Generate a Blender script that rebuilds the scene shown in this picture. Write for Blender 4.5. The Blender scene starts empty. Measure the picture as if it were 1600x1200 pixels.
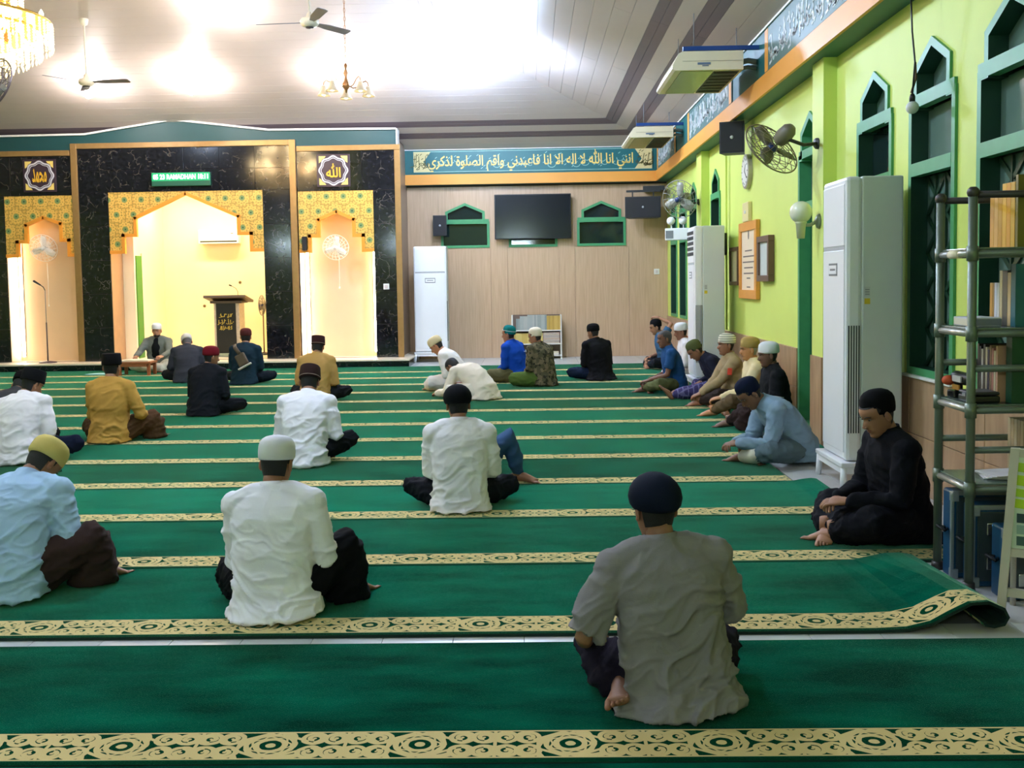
import bpy, bmesh, math, random
from mathutils import Vector, Matrix, Quaternion, noise
from mathutils.geometry import tessellate_polygon
random.seed(7)
SC = bpy.context.scene
COL = SC.collection
PI = math.pi

# ------------------------------------------------------------------ camera
def make_camera():
    cd = bpy.data.cameras.new('camera')
    cam = bpy.data.objects.new('camera', cd)
    COL.objects.link(cam)
    cd.sensor_width = 36.0
    cd.lens = 36.0                      # focal length 1600 px on a 1600 px wide frame
    cd.shift_y = -60.0 / 1600.0         # slightly cropped photograph
    cd.clip_end = 200
    d = Vector((30, 100, -1600)).normalized()     # the room's depth axis seen from the camera
    h = Vector((1, 0.0157, 0))                    # the horizon's tilt
    z = h.cross(d).normalized()
    x = d.cross(z)
    m = Matrix((x, d, z)).to_4x4()
    m.translation = Vector((0, 0, 1.5))
    cam.matrix_world = m
    SC.camera = cam
make_camera()

# ------------------------------------------------------------------ world, exposure
W = bpy.data.worlds.new('night'); SC.world = W
W.use_nodes = True
W.node_tree.nodes['Background'].inputs[0].default_value = (0.02, 0.03, 0.05, 1)
W.node_tree.nodes['Background'].inputs[1].default_value = 0.3
SC.view_settings.view_transform = 'Standard'
SC.view_settings.look = 'None'
SC.view_settings.gamma = 1.0
SC.view_settings.use_curve_mapping = False
SC.view_settings.exposure = 3.45
SC.cycles.max_bounces = 6
SC.cycles.diffuse_bounces = 4
SC.cycles.sample_clamp_indirect = 4.0
SC.cycles.caustics_reflective = False
SC.cycles.caustics_refractive = False
LAMP = 100.0       # emission of the white lamp bulbs
WARM = 9.0        # emission of the warm niche lights

# ------------------------------------------------------------------ node expressions
class E:
    """tiny arithmetic wrapper round shader math nodes"""
    def __init__(s, nt, sock): s.nt = nt; s.s = sock
    def _m(s, op, *a):
        n = s.nt.nodes.new('ShaderNodeMath'); n.operation = op
        for i, v in enumerate((s,) + a):
            if isinstance(v, E): s.nt.links.new(v.s, n.inputs[i])
            else: n.inputs[i].default_value = v
        return E(s.nt, n.outputs[0])
    def __add__(s, o): return s._m('ADD', o)
    __radd__ = __add__
    def __sub__(s, o): return s._m('SUBTRACT', o)
    def __mul__(s, o): return s._m('MULTIPLY', o)
    __rmul__ = __mul__
    def __truediv__(s, o): return s._m('DIVIDE', o)
    def __lt__(s, o): return s._m('LESS_THAN', o)
    def __gt__(s, o): return s._m('GREATER_THAN', o)
    def abs(s): return s._m('ABSOLUTE')
    def frac(s): return s._m('FRACT')
    def sin(s): return s._m('SINE')
    def sqrt(s): return s._m('SQRT')
    def max(s, o): return s._m('MAXIMUM', o)
    def min(s, o): return s._m('MINIMUM', o)
    def atan2(s, o): return s._m('ARCTAN2', o)
    def floor(s): return s._m('FLOOR')

def lin(c):
    """sRGB 0-255 -> linear"""
    r = []
    for v in c[:3]:
        v = v / 255.0
        r.append(v / 12.92 if v <= 0.04045 else ((v + 0.055) / 1.055) ** 2.4)
    return tuple(r) + (1.0,)

MATS = {}
def newmat(name):
    m = bpy.data.materials.new(name); m.use_nodes = True
    MATS[name] = m
    return m, m.node_tree, m.node_tree.nodes['Principled BSDF']

def coords(nt, scale=(1, 1, 1), kind='Object'):
    tc = nt.nodes.new('ShaderNodeTexCoord'); mp = nt.nodes.new('ShaderNodeMapping')
    mp.inputs['Scale'].default_value = scale
    nt.links.new(tc.outputs[kind], mp.inputs[0])
    return mp.outputs[0]

def mix(nt, fac, a, b):
    n = nt.nodes.new('ShaderNodeMix'); n.data_type = 'RGBA'
    for sock, v in ((n.inputs[0], fac), (n.inputs[6], a), (n.inputs[7], b)):
        if isinstance(v, E): nt.links.new(v.s, sock)
        elif hasattr(v, 'is_linked'): nt.links.new(v, sock)
        else: sock.default_value = v
    return n.outputs[2]

def mat(name, col, rough=0.6, metal=0.0, var=0.06, scale=6.0, bump=0.0, bscale=None, spec=0.5,
        emit=None, estr=0.0, stretch=(1, 1, 1), alpha=None, coat=0.0, sheen=0.0, trans=0.0):
    """plain procedural surface: base colour with a soft noise variation and optional relief"""
    if name in MATS: return MATS[name]
    m, nt, b = newmat(name)
    c = lin(col)
    b.inputs['Roughness'].default_value = rough
    b.inputs['Metallic'].default_value = metal
    b.inputs['Specular IOR Level'].default_value = spec
    if coat: b.inputs['Coat Weight'].default_value = coat
    if sheen: b.inputs['Sheen Weight'].default_value = sheen
    if trans: b.inputs['Transmission Weight'].default_value = trans
    v = coords(nt, stretch)
    nz = nt.nodes.new('ShaderNodeTexNoise'); nz.inputs['Scale'].default_value = scale
    nz.inputs['Detail'].default_value = 3
    nt.links.new(v, nz.inputs['Vector'])
    lo = tuple(max(0, x * (1 - var)) for x in c[:3]) + (1,)
    hi = tuple(min(1, x * (1 + var)) for x in c[:3]) + (1,)
    nt.links.new(mix(nt, E(nt, nz.outputs['Fac']), lo, hi), b.inputs['Base Color'])
    if bump:
        bz = nt.nodes.new('ShaderNodeTexNoise'); bz.inputs['Scale'].default_value = bscale or scale * 8
        bz.inputs['Detail'].default_value = 4
        nt.links.new(v, bz.inputs['Vector'])
        bp = nt.nodes.new('ShaderNodeBump'); bp.inputs['Strength'].default_value = bump
        bp.inputs['Distance'].default_value = 0.01
        nt.links.new(bz.outputs['Fac'], bp.inputs['Height'])
        nt.links.new(bp.outputs[0], b.inputs['Normal'])
    if emit is not None:
        b.inputs['Emission Color'].default_value = lin(emit)
        b.inputs['Emission Strength'].default_value = estr
    if alpha is not None: b.inputs['Alpha'].default_value = alpha
    return m

# ------------------------------------------------------------------ mesh building
class MB:
    """collects closed shapes and links them as one mesh object"""
    def __init__(s): s.v = []; s.f = []; s.m = []; s.sm = []
    def add(s, vs, fs, mi=0, smooth=False):
        o = len(s.v); s.v += [tuple(p) for p in vs]
        for f in fs:
            s.f.append(tuple(i + o for i in f)); s.m.append(mi); s.sm.append(smooth)
        return s
    def box(s, x0, x1, y0, y1, z0, z1, mi=0):
        vs = [(x, y, z) for z in (z0, z1) for y in (y0, y1) for x in (x0, x1)]
        return s.add(vs, [(0, 2, 3, 1), (4, 5, 7, 6), (0, 1, 5, 4), (2, 6, 7, 3), (0, 4, 6, 2), (1, 3, 7, 5)], mi)
    def rbox(s, x0, x1, y0, y1, z0, z1, r=0.01, mi=0):
        """box with its edges chamfered"""
        bm = bmesh.new()
        bmesh.ops.create_cube(bm, size=1)
        for v in bm.verts:
            v.co = Vector((x0 + (v.co.x + .5) * (x1 - x0), y0 + (v.co.y + .5) * (y1 - y0), z0 + (v.co.z + .5) * (z1 - z0)))
        bmesh.ops.bevel(bm, geom=list(bm.edges), offset=r, segments=2, affect='EDGES', profile=0.5)
        bm.verts.index_update()
        s.add([v.co[:] for v in bm.verts], [[v.index for v in f.verts] for f in bm.faces], mi)
        bm.free(); return s
    def prism(s, pts, axis, a, b, mi=0):
        """extrude a 2D polygon along an axis: 'x' pts=(y,z), 'y' pts=(x,z), 'z' pts=(x,y)"""
        n = len(pts)
        def P(p, t): return {'x': (t, p[0], p[1]), 'y': (p[0], t, p[1]), 'z': (p[0], p[1], t)}[axis]
        vs = [P(p, a) for p in pts] + [P(p, b) for p in pts]
        fs = [(i, (i + 1) % n, (i + 1) % n + n, i + n) for i in range(n)]
        tri = tessellate_polygon([[Vector((p[0], p[1], 0)) for p in pts]])
        fs += [tuple(t) for t in tri] + [tuple(i + n for i in reversed(t)) for t in tri]
        return s.add(vs, fs, mi)
    def loft(s, rings, mi=0, smooth=True, cap=True):
        n = len(rings[0]); vs = [p for r in rings for p in r]; fs = []
        for k in range(len(rings) - 1):
            for i in range(n):
                j = (i + 1) % n
                fs.append((k * n + i, k * n + j, (k + 1) * n + j, (k + 1) * n + i))
        if cap:
            for base, rev in ((0, True), ((len(rings) - 1) * n, False)):
                c = Vector((0, 0, 0))
                for i in range(n): c += Vector(vs[base + i])
                vs.append(tuple(c / n)); ci = len(vs) - 1
                for i in range(n):
                    j = (i + 1) % n
                    fs.append((ci, base + j, base + i) if rev else (ci, base + i, base + j))
        return s.add(vs, fs, mi, smooth)
    def tube(s, pts, rad, seg=8, mi=0, up=None, cap=True, smooth=True, round_ends=False):
        """tube along points; rad = number or list of numbers / (rx, ry)"""
        pts = [Vector(p) for p in pts]; n = len(pts)
        if not isinstance(rad, (list, tuple)): rad = [rad] * n
        rr = [(r, r) if not isinstance(r, (tuple, list)) else tuple(r) for r in rad]
        tang = [(pts[min(i + 1, n - 1)] - pts[max(i - 1, 0)]).normalized() for i in range(n)]
        ref = Vector(up) if up else Vector((0, 0, 1))
        if abs(tang[0].dot(ref)) > 0.95 and not up: ref = Vector((1, 0, 0))
        rings = []; 
        if round_ends:
            t0 = tang[0]; t1 = tang[-1]
            a0 = max(rr[0]); a1 = max(rr[-1])
            P2 = [pts[0] - t0 * a0 * .95, pts[0] - t0 * a0 * .65] + pts + [pts[-1] + t1 * a1 * .65, pts[-1] + t1 * a1 * .95]
            R2 = [(rr[0][0] * .35, rr[0][1] * .35), (rr[0][0] * .76, rr[0][1] * .76)] + rr + [(rr[-1][0] * .76, rr[-1][1] * .76), (rr[-1][0] * .35, rr[-1][1] * .35)]
            pts, rr = P2, R2; tang = [t0, t0] + tang + [t1, t1]
        for p, t, r in zip(pts, tang, rr):
            y = (ref - t * ref.dot(t))
            if y.length < 1e-4: y = t.orthogonal()
            y.normalize(); x = y.cross(t)
            if not up: ref = y
            rings.append([tuple(p + x * (r[0] * math.cos(2 * PI * k / seg)) + y * (r[1] * math.sin(2 * PI * k / seg))) for k in range(seg)])
        return s.loft(rings, mi, smooth, cap)
    def lathe(s, prof, seg=16, c=(0, 0, 0), mi=0, smooth=True):
        """revolve (r,z) profile round z"""
        rings = [[(c[0] + max(r, 1e-4) * math.cos(2 * PI * k / seg), c[1] + max(r, 1e-4) * math.sin(2 * PI * k / seg), c[2] + z) for k in range(seg)] for r, z in prof]
        return s.loft(rings, mi, smooth)
    def ball(s, c, r, seg=12, rows=8, mi=0, R=None):
        if not isinstance(r, (tuple, list)): r = (r, r, r)
        rings = []
        for i in range(1, rows):
            a = PI * i / rows
            ring = []
            for k in range(seg):
                p = Vector((r[0] * math.sin(a) * math.cos(2 * PI * k / seg), r[1] * math.sin(a) * math.sin(2 * PI * k / seg), -r[2] * math.cos(a)))
                if R is not None: p = R @ p
                ring.append(tuple(p + Vector(c)))
            rings.append(ring)
        return s.loft(rings, mi, True)
    def xf(s, M, start=0):
        s.v = s.v[:start] + [tuple(M @ Vector(p)) for p in s.v[start:]]; return s
    def mesh(s, name, mats):
        me = bpy.data.meshes.new(name)
        me.from_pydata(s.v, [], s.f)
        for m in (mats if isinstance(mats, (list, tuple)) else [mats]): me.materials.append(m)
        me.polygons.foreach_set('material_index', s.m)
        me.polygons.foreach_set('use_smooth', s.sm)
        me.update()
        return me
    def build(s, name, mats, parent=None, loc=None, rot=None):
        return link(name, s.mesh(name, mats), parent, loc, rot)

def link(name, me, parent=None, loc=None, rot=None):
    o = bpy.data.objects.new(name, me); COL.objects.link(o)
    if parent is not None: o.parent = parent
    if loc is not None: o.location = loc
    if rot is not None: o.rotation_euler = rot
    return o
def empty(name, loc=(0, 0, 0), rz=0.0):
    o = bpy.data.objects.new(name, None); COL.objects.link(o)
    o.empty_display_size = 0.1
    o.location = loc; o.rotation_euler = (0, 0, rz)
    return o
def tag(o, label, cat, group=None):
    o['label'] = label; o['category'] = cat
    if group: o['group'] = group
    return o
def struct(o, label=None):
    o['kind'] = 'structure'
    if label: o['label'] = label
    return o
def thing(name, label, cat, loc=(0, 0, 0), rz=0.0, group=None):
    return tag(empty(name, loc, rz), label, cat, group)
def dup_tree(o, parent=None):
    c = o.copy(); COL.objects.link(c); c.parent = parent
    for ch in list(o.children): dup_tree(ch, c)
    return c

# ------------------------------------------------------------------ Arabic letters, joined forms
AR = {'ا': (0xFE8D, 2), 'أ': (0xFE83, 2), 'إ': (0xFE87, 2), 'ب': (0xFE8F, 4), 'ة': (0xFE93, 2), 'ح': (0xFEA1, 4), 'د': (0xFEA9, 2),
      'ذ': (0xFEAB, 2), 'ر': (0xFEAD, 2), 'ص': (0xFEB9, 4), 'ع': (0xFEC9, 4), 'ف': (0xFED1, 4), 'ق': (0xFED5, 4), 'ك': (0xFED9, 4),
      'ل': (0xFEDD, 4), 'م': (0xFEE1, 4), 'ن': (0xFEE5, 4), 'ه': (0xFEE9, 4), 'و': (0xFEED, 2), 'ي': (0xFEF1, 4), 'ى': (0xFEEF, 2)}
def shape_arabic(t):
    out = []
    for w in t.split(' '):
        if w == 'الله': out.append('\ufdf2'); continue
        w = w.replace('لا', '\u0001')
        r = []; prev = False
        for i, ch in enumerate(w):
            if ch == '\u0001': r.append(chr(0xFEFB + (1 if prev else 0))); prev = False; continue
            base, n = AR[ch]
            nxt = i + 1 < len(w) and n == 4
            r.append(chr(base + ((3 if prev else 2) if nxt else (1 if prev else 0))))
            prev = nxt
        out.append(''.join(reversed(r)))
    return ' '.join(reversed(out))

def text_mesh(body, w, h, depth=0.004, bold=0.0):
    """text as a mesh fitted to a w x h box in the XZ plane, centred, facing -Y"""
    c = bpy.data.curves.new('txt', 'FONT'); c.body = body; c.resolution_u = 2
    c.extrude = depth / 2; c.offset = bold
    o = bpy.data.objects.new('txt', c); COL.objects.link(o)
    dg = bpy.context.evaluated_depsgraph_get()
    me = bpy.data.meshes.new_from_object(o.evaluated_get(dg))
    bpy.data.objects.remove(o); bpy.data.curves.remove(c)
    xs = [v.co.x for v in me.vertices]; ys = [v.co.y for v in me.vertices]
    x0, x1, y0, y1 = min(xs), max(xs), min(ys), max(ys)
    for v in me.vertices:
        x, y, z = v.co
        v.co = ((x - (x0 + x1) / 2) * w / (x1 - x0), -z, (y - (y0 + y1) / 2) * h / (y1 - y0))
    me.update()
    return me

def strokes(w, h, n, seed, th=0.012, tall=0.5):
    """rows of brush-like letter strokes in the XZ plane (illegible calligraphy), thin slab facing -Y"""
    rnd = random.Random(seed); mb = MB()
    for i in range(n):
        cx = -w / 2 + (i + .5) * w / n + rnd.uniform(-.3, .3) * w / n
        k = rnd.random()
        if k < tall:      # tall stem, sometimes hooked
            zt = h * rnd.uniform(.28, .46); zb = -h * rnd.uniform(.15, .42); bx = rnd.uniform(-1, 1) * h * .12
            pts = [(cx + bx, zt), (cx + bx * .5, (zt + zb) / 2), (cx, zb), (cx - h * rnd.uniform(.05, .25), zb - h * .04)]
        elif k < tall + .3:   # bowl
            r = h * rnd.uniform(.1, .22); zc = rnd.uniform(-.25, .1) * h
            pts = [(cx + r * math.cos(a), zc + r * .8 * math.sin(a)) for a in [-.2 - j * .62 for j in range(6)]]
        else:             # tick or dot
            zc = rnd.uniform(-.4, .4) * h; l = h * .09
            pts = [(cx, zc), (cx + l, zc + l * .7)]
        for (a, b) in zip(pts[:-1], pts[1:]):
            d = Vector((b[0] - a[0], b[1] - a[1])); 
            if d.length < 1e-5: continue
            nrm = Vector((-d.y, d.x)).normalized() * th * .5; e = d.normalized() * th * .3
            q = [(a[0] - e.x + nrm.x, a[1] - e.y + nrm.y), (b[0] + e.x + nrm.x, b[1] + e.y + nrm.y), (b[0] + e.x - nrm.x, b[1] + e.y - nrm.y), (a[0] - e.x - nrm.x, a[1] - e.y - nrm.y)]
            mb.add([(x, -.003, z) for x, z in q] + [(x, 0.003, z) for x, z in q], [(0, 3, 2, 1), (4, 5, 6, 7), (0, 1, 5, 4), (1, 2, 6, 5), (2, 3, 7, 6), (3, 0, 4, 7)])
    return mb

# ================================================================== MATERIALS OF THE SETTING
M_lime = mat('lime_paint', (208, 226, 112), 0.55, var=0.04, scale=2.5, bump=0.05, bscale=40)
M_ceil = mat('ceiling_pvc', (196, 184, 178), 0.45, var=0.04, scale=3)
M_cstripe = mat('ceiling_pvc_dark', (112, 98, 106), 0.45, var=0.06, scale=3)
M_band = mat('cornice_orange', (232, 160, 66), 0.5, var=0.1, scale=1.5)
M_teal = mat('teal_paint', (16, 96, 96), 0.5, var=0.08)
M_gable = mat('gable_green', (14, 66, 68), 0.5, var=0.06)
M_white = mat('white_paint', (226, 224, 218), 0.5, var=0.03)
M_frame = mat('window_green', (70, 152, 98), 0.45, var=0.14, scale=9)
M_glass = mat('night_glass', (20, 38, 38), 0.06, var=0.2, scale=1.2, spec=0.7)
M_glassl = mat('night_glass_reflection', (104, 130, 118), 0.08, var=0.35, scale=1.6, spec=0.7)  # reflection of the bright interior painted into the glass colour
M_grille = mat('grille_green', (18, 58, 36), 0.5)
M_gold = mat('gold_strip', (158, 122, 74), 0.3, metal=0.35, var=0.15, scale=14)
M_orange = mat('arch_orange', (232, 150, 46), 0.5, var=0.05)
M_cream = mat('niche_cream', (244, 230, 198), 0.6, var=0.04, scale=2)
M_creams = mat('side_niche_cream', (226, 198, 162), 0.5, var=0.05, scale=3)
M_floor = mat('floor_tile', (196, 198, 196), 0.3, var=0.06, scale=3)
M_reveal = mat('reveal_brown', (176, 140, 104), 0.4, var=0.12, scale=6)
M_green_door = mat('door_green', (18, 92, 52), 0.45, var=0.1)
M_reveal_shade = mat('reveal_shade_green', (12, 58, 40), 0.5, var=0.15)  # shade inside the window reveals, painted as a darker green
M_black = mat('black_gloss', (14, 15, 18), 0.3, var=0.1)

def streak_mat(name, c0, c1, rough=0.35, sc=(26, 26, 1.2)):
    """upright streaky stone or laminate"""
    m, nt, b = newmat(name)
    v = coords(nt, sc)
    n1 = nt.nodes.new('ShaderNodeTexNoise'); n1.inputs['Scale'].default_value = 1.6; n1.inputs['Detail'].default_value = 5
    nt.links.new(v, n1.inputs[0])
    f = (E(nt, n1.outputs['Fac']) - 0.3) * 2.4
    nt.links.new(mix(nt, f.max(0.0).min(1.0), lin(c0), lin(c1)), b.inputs['Base Color'])
    b.inputs['Roughness'].default_value = rough
    return m
M_tan = streak_mat('tan_laminate', (186, 156, 124), (204, 174, 142), 0.28)
M_wains = streak_mat('wainscot_stone', (158, 124, 92), (190, 156, 122), 0.3, (7, 7, 1.6))

def marble():
    m, nt, b = newmat('black_marble')
    v = coords(nt, (1, 1, 1))
    n0 = nt.nodes.new('ShaderNodeTexNoise'); n0.inputs['Scale'].default_value = 3.5; n0.inputs['Detail'].default_value = 3
    nt.links.new(v, n0.inputs[0])
    mx = nt.nodes.new('ShaderNodeMix'); mx.data_type = 'VECTOR'; mx.inputs[0].default_value = 0.28
    nt.links.new(v, mx.inputs[4]); nt.links.new(n0.outputs['Color'], mx.inputs[5])
    vo = nt.nodes.new('ShaderNodeTexVoronoi'); vo.feature = 'DISTANCE_TO_EDGE'; vo.inputs['Scale'].default_value = 8.5
    nt.links.new(mx.outputs[1], vo.inputs['Vector'])
    n2 = nt.nodes.new('ShaderNodeTexNoise'); n2.inputs['Scale'].default_value = 7; nt.links.new(v, n2.inputs[0])
    vein = (E(nt, vo.outputs['Distance']) < 0.024) * (E(nt, n2.outputs['Fac']) > 0.53)
    n3 = nt.nodes.new('ShaderNodeTexNoise'); n3.inputs['Scale'].default_value = 16; nt.links.new(v, n3.inputs[0])
    c = mix(nt, (E(nt, n3.outputs['Fac']) - 0.35).max(0.0), lin((9, 10, 14)), lin((50, 50, 60)))
    nt.links.new(mix(nt, vein * 0.22, c, lin((150, 138, 122))), b.inputs['Base Color'])
    b.inputs['Roughness'].default_value = 0.1
    return m
M_marble = marble()

def arch_panel_mat():
    """gold lattice of rosettes on olive ground"""
    m, nt, b = newmat('geometric_gold_panel')
    tc = nt.nodes.new('ShaderNodeTexCoord'); sp = nt.nodes.new('ShaderNodeSeparateXYZ'); nt.links.new(tc.outputs['Object'], sp.inputs[0])
    x, z = E(nt, sp.outputs[0]), E(nt, sp.outputs[2])
    P = 0.315
    row = (z / (P * 0.866)).floor()
    xs = x / P + (row * 0.5)
    u = ((xs.frac()) - 0.5) * P
    w = (((z / (P * 0.866)).frac()) - 0.5) * P * 0.866
    r = (u * u + w * w).sqrt(); th = u.atan2(w)
    petals = (th * 12.0).sin() * 0.010
    ring = ((r - 0.074 + petals).abs() < 0.011).max((r - 0.118 - petals).abs() < 0.010)
    vo = nt.nodes.new('ShaderNodeTexVoronoi'); vo.feature = 'DISTANCE_TO_EDGE'; vo.inputs['Scale'].default_value = 15; vo.inputs['Randomness'].default_value = 0.45
    nt.links.new(tc.outputs['Object'], vo.inputs['Vector'])
    edge = E(nt, vo.outputs['Distance']) < 0.09
    ground = mix(nt, edge * 0.75, lin((216, 168, 78)), lin((120, 104, 40)))
    c = mix(nt, ring, ground, lin((232, 186, 92)))
    c = mix(nt, (r < 0.052), c, lin((146, 152, 82)))
    c = mix(nt, (r < 0.046) * ((th * 10.0).sin() > 0.2), c, lin((66, 122, 84)))
    c = mix(nt, (r < 0.016), c, lin((24, 84, 60)))
    nt.links.new(c, b.inputs['Base Color']); b.inputs['Roughness'].default_value = 0.35
    return m
M_arch = arch_panel_mat()

def carpet_mat():
    m, nt, b = newmat('carpet_scroll')
    tc = nt.nodes.new('ShaderNodeTexCoord'); sp = nt.nodes.new('ShaderNodeSeparateXYZ'); nt.links.new(tc.outputs['Object'], sp.inputs[0])
    x, y = E(nt, sp.outputs[0]), E(nt, sp.outputs[1])
    L = 0.49
    u = (((x / L).frac()) - 0.5) * L
    v = y - 0.13
    au, av = u.abs(), v.abs()
    # wobble so that the scrolls look woven
    nz = nt.nodes.new('ShaderNodeTexNoise'); nz.inputs['Scale'].default_value = 22; nt.links.new(tc.outputs['Object'], nz.inputs[0])
    wob = (E(nt, nz.outputs['Fac']) - 0.5) * 0.012
    d0 = (u * u + v * v * 1.15).sqrt() + wob
    th = u.atan2(v)
    med = ((d0 - 0.078).abs() < 0.0095).max((d0 - 0.047).abs() < 0.010).max(d0 < 0.017)
    med = med.max(((d0 - 0.062 + (th * 7.0).sin() * 0.006).abs() < 0.0045))
    def scroll(cu, cv, r):
        a = au - cu; c = av - cv
        d = (a * a + c * c).sqrt() + wob
        t = a.atan2(c)
        spiral = ((d - 0.020 - t * 0.0028).abs() < 0.0085)
        return ((d - r).abs() < 0.009).max(spiral).max(d < 0.006), d < r
    s1, i1 = scroll(0.137, 0.048, 0.037)
    s2, i2 = scroll(0.209, 0.048, 0.036)
    curve = ((av - 0.088 + (au - 0.02).abs() * 0.62).abs() < 0.008) * (au < 0.12)
    leaf = ((th * 3.0 + d0 * 60.0).sin() > 0.55) * (au < 0.11) * (d0 > 0.082)
    gold = med.max(s1).max(s2).max(curve).max(leaf).max((av - 0.0945).abs() < 0.0045).max((au - 0.245).abs() < 0.006)
    inside = av < 0.099
    # fine pile and foot-brushed nap
    n1 = nt.nodes.new('ShaderNodeTexNoise'); n1.inputs['Scale'].default_value = 3.2; n1.inputs['Detail'].default_value = 5
    nt.links.new(coords(nt, (0.55, 1.6, 1)), n1.inputs[0])
    oi = nt.nodes.new('ShaderNodeObjectInfo')
    nap = (E(nt, n1.outputs['Fac']) - 0.5) * 1.9 + (E(nt, oi.outputs['Random']) - 0.5) * 0.7 + 0.5
    green = mix(nt, nap.max(0.0).min(1.0), lin((0, 48, 37)), lin((0, 110, 84)))
    deep = lin((2, 54, 34))
    c = mix(nt, inside, green, deep)
    c = mix(nt, inside * gold, c, lin((214, 190, 134)))
    c = mix(nt, (y < 0.026), c, lin((2, 50, 32)))
    nt.links.new(c, b.inputs['Base Color'])
    b.inputs['Roughness'].default_value = 0.95
    b.inputs['Specular IOR Level'].default_value = 0.0
    b.inputs['Sheen Weight'].default_value = 0.8
    b.inputs['Sheen Roughness'].default_value = 0.2
    b.inputs['Sheen Tint'].default_value = lin((160, 238, 200))
    bz = nt.nodes.new('ShaderNodeTexNoise'); bz.inputs['Scale'].default_value = 260; nt.links.new(tc.outputs['Object'], bz.inputs[0])
    bp = nt.nodes.new('ShaderNodeBump'); bp.inputs['Strength'].default_value = 0.35; bp.inputs['Distance'].default_value = 0.006
    nt.links.new(bz.outputs['Fac'], bp.inputs['Height']); nt.links.new(bp.outputs[0], b.inputs['Normal'])
    return m
M_carpet = carpet_mat()
M_under = mat('carpet_back', (10, 40, 32), 0.9)

# ================================================================== FLOOR
FZ = -0.015
fl = struct(MB().box(-15.4, 2.9, -2.6, 21.3, -0.2, FZ - 0.004).build('floor', mat('floor_screed', (120, 122, 120), 0.7)))
tile_me = MB().rbox(0, .299, 0, .30, -0.004, 0.0, 0.0012).mesh('floor_tile', M_floor)
k = 0
for i in range(-14, 10):            # the row of tiles that shows between two carpets
    link('floor_tile', tile_me, fl, (i * .302 - .05, 4.11, FZ))
for j in range(0, 13):              # the bare margin by the right wall
    for i in range(0, 3):
        if j == 0 and False: continue
        link('floor_tile', tile_me, fl, (1.792 + i * .302 + .15, 4.412 + j * .302, FZ))
rt = MB().rbox(0, .598, 0, .598, -0.004, 0.0, 0.0012).mesh('floor_tile', M_floor)
for i in range(9):
    for j in range(4):
        link('floor_tile', rt, fl, (-2.75 + i * .602, 18.32 + j * .602, FZ))

# ================================================================== WALLS
def ring_offset(poly, d):
    n = len(poly); out = []
    for i in range(n):
        p0, p1, p2 = Vector(poly[i - 1]), Vector(poly[i]), Vector(poly[(i + 1) % n])
        e1 = (p1 - p0).normalized(); e2 = (p2 - p1).normalized()
        n1 = Vector((-e1.y, e1.x)); n2 = Vector((-e2.y, e2.x))
        b = (n1 + n2); b = b / max(0.3, b.dot(n1))
        out.append(tuple(p1 + b * d))
    return out

def win_poly(w, z0, z1, ins, z2, za):
    h = w / 2
    return [(-h, z0), (h, z0), (h, z1), (h - ins, z1), (h - ins, z2), (0, za), (-h + ins, z2), (-h + ins, z1), (-h, z1)]

def sheet(outer, holes, P):
    """flat wall with holes; P maps (u, z) to 3D"""
    loops = [[Vector((p[0], p[1], 0)) for p in outer]] + [[Vector((p[0], p[1], 0)) for p in h] for h in holes]
    tri = tessellate_polygon(loops)
    pts = [p for l in loops for p in l]
    return MB().add([P(p.x, p.y) for p in pts], tri)

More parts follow.
